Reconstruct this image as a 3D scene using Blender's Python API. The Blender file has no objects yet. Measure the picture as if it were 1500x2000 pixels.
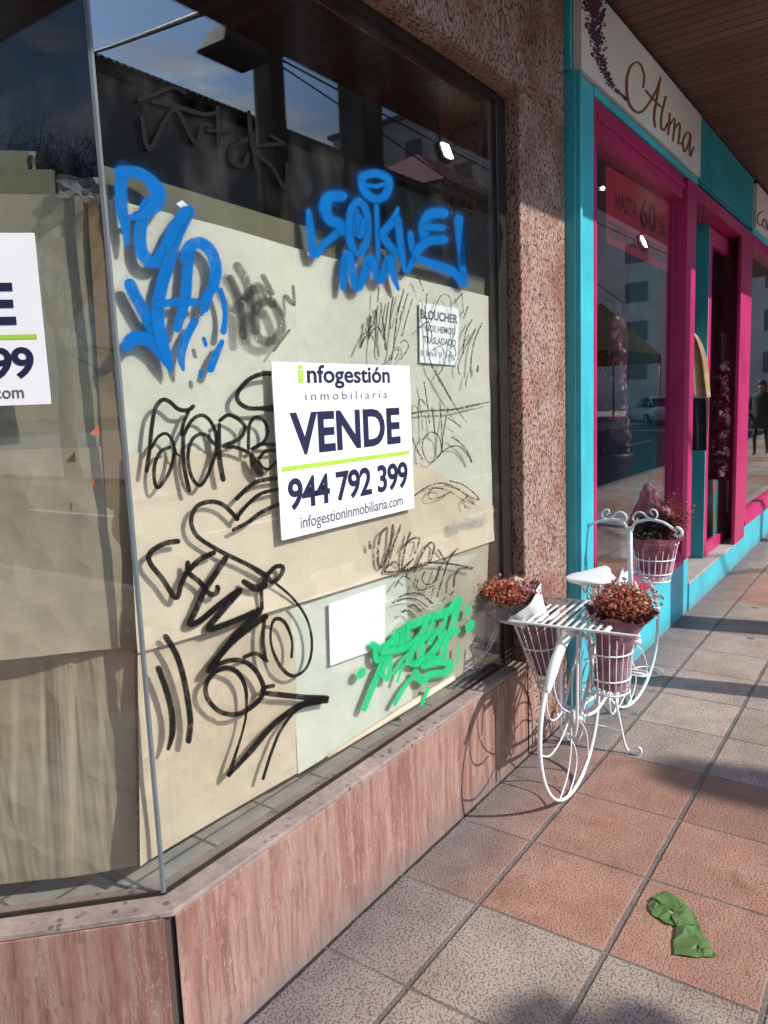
import bpy, bmesh, math, random
from mathutils import Vector, Matrix
random.seed(7)
R = math.radians
scene = bpy.context.scene
COL = scene.collection
# ------------------------------------------------------------------ camera
FPX, YAW, PIT, ROL = 1488.58, 0.6158, 0.1414, -0.0392
CAM = Vector((1.397, -1.023, 1.545))
_f = Vector((-math.sin(YAW)*math.cos(PIT), math.cos(YAW)*math.cos(PIT), -math.sin(PIT)))
_r = Vector((math.cos(YAW), math.sin(YAW), 0)); _u = _r.cross(_f)
RX = _r*math.cos(ROL) + _u*math.sin(ROL); UX = _u*math.cos(ROL) - _r*math.sin(ROL)
cd = bpy.data.cameras.new('camera'); cam = bpy.data.objects.new('camera', cd); COL.objects.link(cam)
cd.sensor_fit = 'HORIZONTAL'; cd.sensor_width = 36; cd.lens = 36*FPX/1500
cd.clip_start = 0.05; cd.clip_end = 2000
cam.matrix_world = Matrix(((RX.x, UX.x, -_f.x, CAM.x), (RX.y, UX.y, -_f.y, CAM.y), (RX.z, UX.z, -_f.z, CAM.z), (0, 0, 0, 1)))
scene.camera = cam
# ------------------------------------------------------------------ light
SUN = Vector((1, 0.2, 0.78)).normalized()
elev = math.asin(SUN.z)
w = bpy.data.worlds.new('World'); scene.world = w; w.use_nodes = True
nt = w.node_tree; nt.nodes.clear()
def wn(t, **k):
    n = nt.nodes.new(t)
    for a, b in k.items(): setattr(n, a, b)
    return n
sky = wn('ShaderNodeTexSky'); sky.sky_type = 'NISHITA'; sky.sun_disc = False
sky.sun_elevation = elev; sky.sun_rotation = math.atan2(SUN.x, SUN.y); sky.air_density = 1.0; sky.dust_density = 0.25; sky.ozone_density = 3.0
geo = wn('ShaderNodeTexCoord'); sep = wn('ShaderNodeSeparateXYZ'); nt.links.new(geo.outputs['Generated'], sep.inputs[0])
mx = wn('ShaderNodeMath', operation='MAXIMUM'); nt.links.new(sep.outputs['Z'], mx.inputs[0]); mx.inputs[1].default_value = 0.08
dv = wn('ShaderNodeVectorMath', operation='DIVIDE'); nt.links.new(geo.outputs['Generated'], dv.inputs[0])
cmb = wn('ShaderNodeCombineXYZ')
for i in range(3): nt.links.new(mx.outputs[0], cmb.inputs[i])
nt.links.new(cmb.outputs[0], dv.inputs[1])
cn = wn('ShaderNodeTexNoise'); cn.inputs['Scale'].default_value = 1.15; cn.inputs['Detail'].default_value = 9; cn.inputs['Roughness'].default_value = .58; cn.inputs['Distortion'].default_value = .25
nt.links.new(dv.outputs[0], cn.inputs['Vector'])
cr = wn('ShaderNodeValToRGB'); cr.color_ramp.elements[0].position = .505; cr.color_ramp.elements[1].position = .61
nt.links.new(cn.outputs['Fac'], cr.inputs[0])
cn2 = wn('ShaderNodeTexNoise'); cn2.inputs['Scale'].default_value = 3.3; cn2.inputs['Detail'].default_value = 8
nt.links.new(dv.outputs[0], cn2.inputs['Vector'])
cr2 = wn('ShaderNodeValToRGB'); cr2.color_ramp.elements[0].color = (1.7, 2.1, 2.8, 1); cr2.color_ramp.elements[1].color = (7.0, 7.0, 7.2, 1)
cr2.color_ramp.elements[0].position = .3; cr2.color_ramp.elements[1].position = .7
nt.links.new(cn2.outputs['Fac'], cr2.inputs[0])
mixc = wn('ShaderNodeMixRGB'); nt.links.new(cr.outputs[0], mixc.inputs[0]); nt.links.new(sky.outputs[0], mixc.inputs[1]); nt.links.new(cr2.outputs[0], mixc.inputs[2])
dt = wn('ShaderNodeVectorMath', operation='DOT_PRODUCT'); nt.links.new(geo.outputs['Generated'], dt.inputs[0]); dt.inputs[1].default_value = SUN
gl = wn('ShaderNodeMapRange', interpolation_type='SMOOTHSTEP'); nt.links.new(dt.outputs['Value'], gl.inputs[0]); gl.inputs[1].default_value = .66; gl.inputs[2].default_value = .95; gl.inputs[3].default_value = 1.0; gl.inputs[4].default_value = 7.0
glow = wn('ShaderNodeVectorMath', operation='SCALE'); nt.links.new(mixc.outputs[0], glow.inputs[0]); nt.links.new(gl.outputs[0], glow.inputs['Scale'])
bg = wn('ShaderNodeBackground'); bg.inputs[1].default_value = 0.05; nt.links.new(glow.outputs[0], bg.inputs[0])
wo = wn('ShaderNodeOutputWorld'); nt.links.new(bg.outputs[0], wo.inputs[0])
sl = bpy.data.lights.new('sun', 'SUN'); sl.energy = 4.9; sl.angle = R(.53); sl.color = (1, .95, .87)
so = bpy.data.objects.new('sun', sl); COL.objects.link(so); so.rotation_euler = (-SUN).to_track_quat('-Z', 'Y').to_euler()
so.location = (8, 2, 9)
vs = scene.view_settings; vs.view_transform = 'Standard'; vs.look = 'None'; vs.exposure = 0.12; vs.gamma = 1
cy = scene.cycles
cy.use_denoising = True; cy.transparent_max_bounces = 32; cy.max_bounces = 10; cy.diffuse_bounces = 4; cy.glossy_bounces = 5
cy.sample_clamp_indirect = 6

# ------------------------------------------------------------------ helpers
def ray(x, y): return _f + RX*((x-750)/FPX) - UX*((y-1000)/FPX)
def onp(x, y, n, c):
    n = Vector(n); d = ray(x, y); return CAM + d*((c - CAM.dot(n))/d.dot(n))
def onx(x, y, X=0.): return onp(x, y, (1, 0, 0), X)
def ony(x, y, Y): return onp(x, y, (0, 1, 0), Y)
def onz(x, y, Z=0.): return onp(x, y, (0, 0, 1), Z)
A45 = math.sqrt(.5)
FN = Vector((A45, -A45, 0)); FD = Vector((-A45, -A45, 0))      # the chamfered corner: normal, direction away from the corner
def onf(x, y, off=0.): return onp(x, y, FN, off)
PN = Vector((1, -.006, 0)); PC = -.030                          # paper hangs behind the front pane, closer at its far end
def onpaper(x, y, off=0.): return onp(x, y, PN, PC+off)

def tag(o, label=None, cat=None, group=None, kind=None):
    if label: o['label'] = label
    if cat: o['category'] = cat
    if group: o['group'] = group
    if kind: o['kind'] = kind
    return o
def empty(name, loc=(0, 0, 0), label=None, cat=None, group=None, kind=None):
    o = bpy.data.objects.new(name, None); COL.objects.link(o); o.location = loc; o.empty_display_size = .1
    return tag(o, label, cat, group, kind)
class MB:
    def __init__(s): s.v = []; s.f = []; s.c = {}; s.a = {}
    def vert(s, p, a=None):
        s.v.append(Vector(p))
        if a is not None: s.a[len(s.v)-1] = a
        return len(s.v)-1
    def face(s, idx, c=None):
        s.f.append(tuple(idx))
        if c is not None: s.c[len(s.f)-1] = c
    def poly(s, pts, c=None): s.face([s.vert(p) for p in pts], c); return s
    def box(s, x0, x1, y0, y1, z0, z1):
        if x0 > x1: x0, x1 = x1, x0
        if y0 > y1: y0, y1 = y1, y0
        if z0 > z1: z0, z1 = z1, z0
        return s.prism([(x0, y0), (x1, y0), (x1, y1), (x0, y1)], z0, z1)
    def prism(s, pts, z0, z1):
        n = len(pts); ar = sum(pts[i][0]*pts[(i+1) % n][1]-pts[(i+1) % n][0]*pts[i][1] for i in range(n))
        if ar < 0: pts = pts[::-1]
        b = [s.vert((p[0], p[1], z0)) for p in pts]; t = [s.vert((p[0], p[1], z1)) for p in pts]
        s.face(b[::-1]); s.face(t)
        for i in range(n): j = (i+1) % n; s.face((b[i], b[j], t[j], t[i]))
        return s
    def extrude_y(s, pts, y0, y1):          # profile of (x, z)
        b = [s.vert((p[0], y0, p[1])) for p in pts]; t = [s.vert((p[0], y1, p[1])) for p in pts]
        n = len(pts); s.face(b); s.face(t[::-1])
        for i in range(n): j = (i+1) % n; s.face((b[j], b[i], t[i], t[j]))
        return s
    def obox(s, o, u, v, n, du, dv, dn):    # oriented box from corner o
        o, u, v, n = Vector(o), Vector(u)*du, Vector(v)*dv, Vector(n)*dn
        p = [s.vert(o+a*u+b*v+c*n) for c in (0, 1) for b in (0, 1) for a in (0, 1)]
        for q in ((0, 2, 3, 1), (4, 5, 7, 6), (0, 1, 5, 4), (2, 6, 7, 3), (0, 4, 6, 2), (1, 3, 7, 5)): s.face([p[i] for i in q])
        return s
    def tube(s, pts, r, seg=8, cap=True):
        pts = [Vector(p) for p in pts]; n = len(pts)
        rr = r if isinstance(r, (list, tuple)) else [r]*n
        t0 = (pts[1]-pts[0]).normalized(); nr = t0.orthogonal().normalized(); prev = None
        for i in range(n):
            t = (pts[min(i+1, n-1)]-pts[max(i-1, 0)])
            t = t.normalized() if t.length > 1e-9 else t0
            nr = (nr - t*nr.dot(t)); nr = nr.normalized() if nr.length > 1e-6 else t.orthogonal().normalized()
            b = t.cross(nr)
            ring = [s.vert(pts[i]+(nr*math.cos(2*math.pi*k/seg)+b*math.sin(2*math.pi*k/seg))*rr[i]) for k in range(seg)]
            if prev:
                for k in range(seg): s.face((prev[k], prev[(k+1) % seg], ring[(k+1) % seg], ring[k]))
            elif cap: s.face(ring[::-1])
            prev = ring
        if cap: s.face(prev)
        return s
    def loft(s, rings, closed=True, cap=True):
        prev = None; n = len(rings[0])
        for i, rg in enumerate(rings):
            ids = [s.vert(p) for p in rg]
            if prev:
                for k in range(n if closed else n-1): s.face((prev[k], prev[(k+1) % n], ids[(k+1) % n], ids[k]))
            elif cap and closed: s.face(ids[::-1])
            prev = ids
        if cap and closed: s.face(prev)
        return s
    def build(s, name, mat, parent=None, smooth=False, bevel=0, loc=None):
        me = bpy.data.meshes.new(name)
        org = Vector(loc) if loc is not None else Vector((0, 0, 0))
        me.from_pydata([tuple(p-org) for p in s.v], [], s.f); me.validate(); me.update()
        if s.c:
            at = me.color_attributes.new('tint', 'FLOAT_COLOR', 'CORNER')
            for p in me.polygons:
                c = s.c.get(p.index, (1, 1, 1))
                for li in p.loop_indices: at.data[li].color = (*c, 1)
        if s.a:
            at = me.attributes.new('cover', 'FLOAT', 'POINT')
            for i, v in s.a.items(): at.data[i].value = v
        if smooth:
            for p in me.polygons: p.use_smooth = True
        o = bpy.data.objects.new(name, me); COL.objects.link(o); o.location = org
        me.materials.append(mat)
        if parent: attach(o, parent)
        if bevel:
            m = o.modifiers.new('bevel', 'BEVEL'); m.width = bevel; m.segments = 2; m.limit_method = 'ANGLE'; m.angle_limit = R(40)
        return o
def attach(o, parent):
    # keep the world place: parents here are never rotated or scaled, only moved
    wp = Vector(parent.location); p = parent.parent
    while p: wp += Vector(p.location); p = p.parent
    o.parent = parent; o.location = Vector(o.location) - wp
def spline(pts, step=.02, closed=False):
    """Catmull-Rom through tuples of any length."""
    P = [tuple(p) for p in pts]; n = len(P); out = []
    if n < 3 and not closed:
        P = [P[0], tuple((a+b)/2 for a, b in zip(P[0], P[1])), P[1]]; n = 3
    rng = n if closed else n-1
    for i in range(rng):
        if closed: a, b, c, d = P[(i-1) % n], P[i], P[(i+1) % n], P[(i+2) % n]
        else: a, b, c, d = P[max(i-1, 0)], P[i], P[i+1], P[min(i+2, n-1)]
        L = math.dist(b[:3] if len(b) > 2 else b, c[:3] if len(c) > 2 else c); m = max(2, int(L/step))
        for k in range(m):
            t = k/m
            out.append(tuple(.5*((2*q)+(-p+r_)*t+(2*p-5*q+4*r_-s_)*t*t+(-p+3*q-3*r_+s_)*t**3) for p, q, r_, s_ in zip(a, b, c, d)))
    if not closed: out.append(P[-1])
    return out
def ztube(mb, pts, r, step=.02, seg=6, closed=False):
    q = spline(pts, step, closed)
    if closed: q = q+[q[0]]
    mb.tube([p[:3] for p in q], r, seg, cap=not closed)
# ------------------------------------------------------------------ materials
class NT:
    def __init__(s, name):
        s.m = bpy.data.materials.new(name); s.m.use_nodes = True; s.t = s.m.node_tree; s.t.nodes.clear()
        s.out = s.t.nodes.new('ShaderNodeOutputMaterial')
    def n(s, typ, props=None, **ins):
        nd = s.t.nodes.new('ShaderNode'+typ)
        for k, v in (props or {}).items(): setattr(nd, k, v)
        for k, v in ins.items():
            k = k.replace('_', ' ') if not k.startswith('i') or not k[1:].isdigit() else int(k[1:])
            sock = nd.inputs[k]
            if hasattr(v, 'is_linked') or isinstance(v, bpy.types.NodeSocket): s.t.links.new(v, sock)
            else:
                if isinstance(v, (int, float)) and sock.type == 'RGBA': v = (v, v, v, 1)
                elif isinstance(v, (int, float)) and sock.type == 'VECTOR': v = (v, v, v)
                sock.default_value = v
        return nd
    def math(s, op, a, b=0., c=None, clamp=False):
        kw = dict(i0=a, i1=b)
        if c is not None: kw['i2'] = c
        return s.n('Math', {'operation': op, 'use_clamp': clamp}, **kw).outputs[0]
    def ramp(s, fac, stops, interp='LINEAR'):
        nd = s.n('ValToRGB', None, i0=fac); r = nd.color_ramp; r.interpolation = interp
        while len(r.elements) < len(stops): r.elements.new(.5)
        for e, (p, c) in zip(r.elements, stops):
            e.position = p; e.color = (*c, 1) if not isinstance(c, (int, float)) else (c, c, c, 1)
        return nd.outputs[0]
    def mix(s, f, a, b, blend='MIX'):
        col = lambda c: (*c, 1) if isinstance(c, tuple) and len(c) == 3 else c
        return s.n('MixRGB', {'blend_type': blend}, i0=f, i1=col(a), i2=col(b)).outputs[0]
    def pos(s, scale=(1, 1, 1), rot=(0, 0, 0), obj=False):
        v = s.n('TexCoord').outputs['Object'] if obj else s.n('NewGeometry').outputs['Position']
        return s.n('Mapping', None, Vector=v, Scale=scale, Rotation=rot).outputs[0]
    def noise(s, vec, scale, detail=4, rough=.5, dist=0., out='Fac'):
        return s.n('TexNoise', None, Vector=vec, Scale=scale, Detail=detail, Roughness=rough, Distortion=dist).outputs[out]
    def smooth(s, v, a, b):
        return s.n('MapRange', {'interpolation_type': 'SMOOTHSTEP'}, i0=v, i1=a, i2=b, i3=0., i4=1.).outputs[0]
    def bump(s, h, strength=.3, dist=.01, normal=None):
        kw = dict(Strength=strength, Distance=dist, Height=h)
        if normal is not None: kw['Normal'] = normal
        return s.n('Bump', None, **kw).outputs[0]
    def bsdf(s, col, rough=.5, normal=None, metallic=0., spec=.5, **kw):
        c = (*col, 1) if isinstance(col, tuple) and len(col) == 3 else col
        ins = dict(Base_Color=c, Roughness=rough, Metallic=metallic, Specular_IOR_Level=spec, **kw)
        if normal is not None: ins['Normal'] = normal
        return s.n('BsdfPrincipled', None, **ins).outputs[0]
    def done(s, shader):
        s.t.links.new(shader, s.out.inputs[0]); return s.m
def plain(name, col, rough=.5, metallic=0., var=.12, scale=12., bump=.0, spec=.5, obj=False):
    t = NT(name); v = t.pos(obj=obj); nz = t.noise(v, scale, 5, .6)
    lo = tuple(c*(1-var) for c in col); hi = tuple(min(1, c*(1+var)) for c in col)
    c = t.ramp(nz, [(.3, lo), (.7, hi)])
    nm = t.bump(t.noise(v, scale*6, 4, .6), bump, .004) if bump else None
    return t.done(t.bsdf(c, t.ramp(nz, [(.2, rough*.85), (.8, min(1, rough*1.15))]), nm, metallic, spec))
def emit(name, col, st):
    t = NT(name); return t.done(t.n('Emission', None, Color=(*col, 1), Strength=st).outputs[0])
def glass(name, r0=.045, tint=(.93, .95, .94), smudge=.0):
    t = NT(name)
    fac = t.n('LayerWeight', None, Blend=.5).outputs['Facing']
    p5 = t.math('POWER', fac, 5.0)
    F = t.math('MULTIPLY_ADD', p5, 1-r0, r0)
    tr = t.n('BsdfTransparent', None, Color=(*tint, 1)).outputs[0]
    gl = t.n('BsdfGlossy', None, Color=(.97, .98, 1, 1), Roughness=0.0).outputs[0]
    sh = t.n('MixShader', None, i0=F, i1=tr, i2=gl).outputs[0]
    if smudge:
        nz = t.noise(t.pos((1, 1, .5)), 5, 6, .65)
        df = t.n('BsdfDiffuse', None, Color=(.6, .6, .58, 1)).outputs[0]
        sh = t.n('MixShader', None, i0=t.math('MULTIPLY', t.smooth(nz, .45, .85), smudge), i1=sh, i2=df).outputs[0]
    return t.done(sh)
def paint(name, col, alpha=1., rough=.4, streak=0.):
    t = NT(name)
    a = t.n('Attribute', {'attribute_name': 'cover'}).outputs['Fac']
    gr = t.noise(t.pos(), 240, 2, .7); a = t.math('ADD', a, t.math('MULTIPLY', t.math('SUBTRACT', gr, .5), t.math('MULTIPLY', t.math('MULTIPLY', a, t.math('SUBTRACT', 1., a)), 2.6)), clamp=True)
    if streak:
        nz = t.noise(t.pos((1, 1, 1)), 90, 3, .7); a = t.math('MULTIPLY', a, t.smooth(nz, .5-streak, .62-streak))
    v = t.noise(t.pos(), 9, 4, .6)
    c = t.ramp(v, [(.3, tuple(x*.88 for x in col)), (.7, tuple(min(1, x*1.1) for x in col))])
    b = t.bsdf(c, rough, spec=.12)
    tr = t.n('BsdfTransparent').outputs[0]
    thin = t.ramp(t.noise(t.pos((1, 1, 1)), 26, 4, .65), [(.28, .80), (.5, 1.)])
    return t.done(t.n('MixShader', None, i0=t.math('MULTIPLY', t.math('MULTIPLY', t.smooth(a, 0., 1.), thin), alpha), i1=tr, i2=b).outputs[0])
def painted(name, col, rough=.4):
    t = NT(name); v = t.pos(); vz = t.pos((1, 1, .12)); n1 = t.noise(v, 3, 4, .6); n2 = t.noise(vz, 34, 4, .7)
    c = t.ramp(n1, [(.3, tuple(x*.86 for x in col)), (.7, tuple(min(1, x*1.1) for x in col))])
    c = t.mix(.5, c, t.ramp(n2, [(.3, .86), (.7, 1.1)]), 'MULTIPLY')
    sc = t.math('MULTIPLY', t.smooth(t.noise(v, 75, 4, .7, .6), .645, .70), t.smooth(t.noise(v, 4, 3, .6), .46, .62))
    g_ = sum(col)/3; c = t.mix(t.math('MULTIPLY', sc, .55), c, tuple(.4*x+.10 for x in col))
    z = t.n('SeparateXYZ', None, i0=t.n('NewGeometry').outputs['Position']).outputs['Z']
    d = t.math('MULTIPLY', t.smooth(t.math('ADD', z, t.math('MULTIPLY', t.noise(v, 11, 5, .7), .12)), .17, .05), .5)
    c = t.mix(d, c, (.16, .14, .125))
    return t.done(t.bsdf(c, t.ramp(n1, [(.3, rough*.8), (.7, rough*1.3)]), t.bump(n2, .12, .003), spec=.4))
def tinted(name, rough=.7, mult=1., trans=0.):
    t = NT(name); c = t.n('Attribute', {'attribute_name': 'tint'}).outputs['Color']
    nz = t.noise(t.pos(), 60, 3, .6)
    c2 = t.mix(1., c, t.ramp(nz, [(.3, .75*mult), (.7, 1.1*mult)]), 'MULTIPLY')
    return t.done(t.bsdf(c2, rough))
M = {}
# ------------------------------------------------------------------ stone, paving, wood
def mk_granite():
    t = NT('pitted_pink_granite')
    v = t.pos((1, 1, 1)); vz = t.pos((1, 1, .55))
    big = t.noise(v, 3.2, 5, .6, .4)
    c = t.ramp(big, [(.28, (.25, .10, .065)), (.43, (.35, .195, .15)), (.58, (.43, .30, .25)), (.72, (.30, .13, .09))])
    fine = t.noise(v, 70, 4, .65)
    c = t.mix(.55, c, t.ramp(fine, [(.3, (.35, .33, .33)), (.7, (1.15, 1.1, 1.08))]), 'MULTIPLY')
    pits = t.noise(t.pos((1, 1, .66)), 92, 2.5, .55, .15)
    pm = t.smooth(pits, .55, .61)
    pits2 = t.noise(vz, 25, 2, .5, 1.2); pm2 = t.math('MULTIPLY', t.smooth(pits2, .64, .70), .8)
    pm = t.math('MAXIMUM', pm, pm2)
    c = t.mix(t.math('MULTIPLY', pm, .85), c, (.085, .038, .03))
    h = t.math('SUBTRACT', t.math('MULTIPLY', fine, .4), pm)
    return t.done(t.bsdf(c, .85, t.bump(h, .9, .012), spec=.3))
def mk_travertine():
    t = NT('rose_travertine')
    vi = t.pos(); wv = t.n('VectorMath', {'operation': 'MULTIPLY'}, i0=t.n('VectorMath', {'operation': 'SUBTRACT'}, i0=t.noise(vi, 5, 3, .6, out='Color'), i1=(.5, .5, .5)).outputs[0], i1=(.025, .025, .2)).outputs[0]
    pw = t.n('VectorMath', {'operation': 'ADD'}, i0=t.n('NewGeometry').outputs['Position'], i1=wv).outputs[0]
    v = t.n('Mapping', None, Vector=pw, Scale=(1, 1, .075)).outputs[0]; v2 = t.n('Mapping', None, Vector=pw, Scale=(1, 1, .16)).outputs[0]
    wob = t.noise(vi, 3, 3, .5)
    n1 = t.noise(v, 9, 5, .6, .3); n2 = t.noise(v, 46, 5, .7, .2); n3 = t.noise(t.n('Mapping', None, Vector=pw, Scale=(1, 1, .34)).outputs[0], 210, 2.5, .65)
    c = t.ramp(n1, [(.25, (.155, .066, .05)), (.37, (.255, .125, .095)), (.48, (.335, .215, .175)), (.58, (.235, .11, .085)), (.72, (.40, .295, .26))])
    c = t.mix(.6, c, t.ramp(n2, [(.32, (.44, .33, .30)), (.5, (.97, .95, .94)), (.68, (1.32, 1.28, 1.25))]), 'MULTIPLY')
    fl = t.math('MULTIPLY', t.smooth(n3, .60, .70), t.smooth(n1, .4, .6)); c = t.mix(t.math('MULTIPLY', fl, .55), c, (.66, .52, .46))
    dk = t.smooth(t.noise(v2, 90, 2, .6, .4), .60, .66); c = t.mix(t.math('MULTIPLY', dk, .55), c, (.17, .09, .075))
    iso = t.noise(vi, 150, 3, .7); c = t.mix(.3, c, t.ramp(iso, [(.3, .72), (.7, 1.22)]), 'MULTIPLY')
    sp_ = t.math('MULTIPLY', t.smooth(t.noise(vi, 52, 3, .6), .64, .69), t.smooth(t.noise(vi, 6, 3, .6), .42, .58)); c = t.mix(t.math('MULTIPLY', sp_, .5), c, (.12, .075, .065))
    # grime splashed up from the paving
    z = t.n('SeparateXYZ', None, i0=t.n('NewGeometry').outputs['Position']).outputs['Z']
    g = t.math('MULTIPLY', t.smooth(t.math('ADD', z, t.math('MULTIPLY', t.noise(vi, 7, 5, .7), .20)), .24, .08), .72)
    c = t.mix(g, c, (.16, .135, .13))
    return t.done(t.bsdf(c, t.ramp(n2, [(.3, .42), (.7, .62)]), t.bump(n3, .22, .004), spec=.4))
def mk_sill():
    t = NT('weathered_sill_stone')
    v = t.pos(); n1 = t.noise(v, 6, 5, .65); n2 = t.noise(v, 45, 4, .65)
    c = t.ramp(n1, [(.25, (.19, .15, .145)), (.5, (.29, .225, .21)), (.75, (.40, .30, .27))])
    c = t.mix(.5, c, t.ramp(n2, [(.3, (.6, .58, .58)), (.7, (1.2, 1.15, 1.12))]), 'MULTIPLY')
    vo = t.n('TexVoronoi', None, Vector=v, Scale=34., Randomness=1.)
    msk = t.math('MULTIPLY', t.smooth(t.math('ADD', vo.outputs['Distance'], t.math('MULTIPLY', t.noise(v, 60, 3, .6), .25)), .46, .36), t.smooth(t.noise(v, 5, 3, .6), .44, .56))
    c = t.mix(t.math('MULTIPLY', msk, .75), c, (.085, .06, .06))
    return t.done(t.bsdf(c, .72, t.bump(n2, .35, .005), spec=.3))
def mk_pavement():
    t = NT('stone_effect_paving')
    P = t.n('NewGeometry').outputs['Position']; s = t.n('SeparateXYZ', None, i0=P)
    wv = t.noise(P, 2.2, 3, .5)
    uu = t.math('DIVIDE', t.math('SUBTRACT', s.outputs['X'], .344), .4); vv = t.math('DIVIDE', t.math('SUBTRACT', s.outputs['Y'], .884), .4)
    fu, fv = t.math('FLOOR', uu), t.math('FLOOR', vv)
    def edge(x):
        fr = t.math('FRACT', x); return t.math('MINIMUM', fr, t.math('SUBTRACT', 1., fr))
    wob = t.math('MULTIPLY', t.math('SUBTRACT', t.noise(P, 28, 3, .6), .5), .014)
    eu, ev = t.math('ADD', edge(uu), wob), t.math('ADD', edge(vv), wob)
    gu = t.smooth(eu, .030, .016); gv = t.smooth(ev, .014, .006)
    joint = t.math('MAXIMUM', gu, gv)
    cell = t.n('CombineXYZ', None, i0=fu, i1=fv, i2=0.).outputs[0]
    rnd = t.n('TexWhiteNoise', {'noise_dimensions': '3D'}, Vector=cell).outputs['Value']
    # three terracotta courses, then seven grey ones
    md = t.math('FLOORED_MODULO', fv, 10.)
    red = t.math('LESS_THAN', md, 2.5)
    big = t.noise(P, 1.7, 5, .6, .3); mid = t.noise(P, 6.5, 5, .65)
    cr_ = t.ramp(mid, [(.25, (.27, .138, .10)), (.5, (.355, .195, .147)), (.78, (.42, .25, .195))])
    cg_ = t.ramp(mid, [(.25, (.27, .205, .178)), (.5, (.375, .298, .258)), (.78, (.44, .36, .315))])
    c = t.mix(red, cg_, cr_)
    c = t.mix(1., c, t.ramp(rnd, [(0, .84), (1, 1.1)]), 'MULTIPLY')
    st = t.math('MULTIPLY', t.smooth(big, .50, .66), t.smooth(mid, .35, .6)); c = t.mix(t.math('MULTIPLY', st, .55), c, (.20, .12, .095))
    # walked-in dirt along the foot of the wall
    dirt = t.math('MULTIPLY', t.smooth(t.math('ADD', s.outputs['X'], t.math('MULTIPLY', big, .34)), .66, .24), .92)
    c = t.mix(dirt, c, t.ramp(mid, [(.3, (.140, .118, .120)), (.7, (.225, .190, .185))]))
    ost = t.math('MULTIPLY', t.math('MULTIPLY', t.smooth(t.noise(P, 3.3, 4, .6, .6), .58, .68), t.smooth(mid, .4, .6)), t.math('MULTIPLY', red, .6)); c = t.mix(ost, c, (.20, .085, .04))
    crk = t.smooth(t.math('ADD', s.outputs['X'], t.math('MULTIPLY', t.math('SUBTRACT', t.noise(P, 9, 4, .6), .5), .022)), .0745, .070); c = t.mix(t.math('MULTIPLY', crk, .9), c, (.02, .017, .016))
    # raised worm-like relief with dark hollows
    pv = t.n('Mapping', None, Vector=P, Scale=(1, 1, 1)).outputs[0]
    rl = t.noise(pv, 125, 1.5, .5, .25); h1 = t.smooth(rl, .36, .50)
    gr = t.noise(P, 210, 2, .6)
    amt = t.mix(red, .60, .26)
    hollow = t.mix(h1, (.42, .39, .38), (1.06, 1.05, 1.04))
    c = t.mix(amt, c, hollow, 'MULTIPLY')
    c = t.mix(.4, c, t.ramp(gr, [(.3, .66), (.7, 1.28)]), 'MULTIPLY')
    # gum and spots
    vo = t.n('TexVoronoi', None, Vector=P, Scale=2.3, Randomness=1.)
    gum = t.math('MULTIPLY', t.smooth(vo.outputs['Distance'], .075, .05), .75)
    c = t.mix(gum, c, (.105, .10, .105))
    c = t.mix(t.math('MULTIPLY', joint, .85), c, t.ramp(mid, [(.3, (.10, .085, .08)), (.7, (.20, .175, .165))]))
    h = t.math('SUBTRACT', t.math('ADD', t.math('MULTIPLY', h1, .5), t.math('MULTIPLY', gr, .25)), t.math('MULTIPLY', joint, 1.8))
    return t.done(t.bsdf(c, .78, t.bump(h, .65, .006), spec=.3))
def mk_planks(name, base, pitch, axis='Y', dark=.25):
    t = NT(name); P = t.n('NewGeometry').outputs['Position']; s = t.n('SeparateXYZ', None, i0=P)
    u = t.math('DIVIDE', s.outputs[axis], pitch); fr = t.math('FRACT', u)
    e = t.math('MINIMUM', fr, t.math('SUBTRACT', 1., fr)); g = t.smooth(e, .10, .04)
    rnd = t.n('TexWhiteNoise', {'noise_dimensions': '1D'}, W=t.math('FLOOR', u)).outputs['Value']
    sc = (1.2, 22, 22) if axis == 'Y' else (22, 1.2, 22)
    gr = t.noise(t.n('Mapping', None, Vector=P, Scale=sc).outputs[0], 2.5, 5, .6, .3)
    c = t.ramp(gr, [(.3, tuple(x*.72 for x in base)), (.7, tuple(x*1.25 for x in base))])
    c = t.mix(1., c, t.ramp(rnd, [(0, .75), (1, 1.2)]), 'MULTIPLY')
    c = t.mix(g, c, tuple(x*dark for x in base))
    return t.done(t.bsdf(c, .55, t.bump(t.math('SUBTRACT', 1., g), .6, .01)))
def mk_ledge():
    t = NT('grey_ledge_tile'); P = t.n('NewGeometry').outputs['Position']; s = t.n('SeparateXYZ', None, i0=P)
    e = []
    for ax, p in (('X', .11), ('Y', .215)):
        fr = t.math('FRACT', t.math('DIVIDE', s.outputs[ax], p)); e.append(t.math('MINIMUM', fr, t.math('SUBTRACT', 1., fr)))
    g = t.math('MAXIMUM', t.smooth(e[0], .05, .03), t.smooth(e[1], .03, .018))
    n = t.noise(P, 14, 5, .6)
    c = t.mix(g, t.ramp(n, [(.3, (.26, .26, .24)), (.7, (.40, .40, .37))]), (.12, .12, .11))
    return t.done(t.bsdf(c, .6, t.bump(n, .1, .004)))
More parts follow.
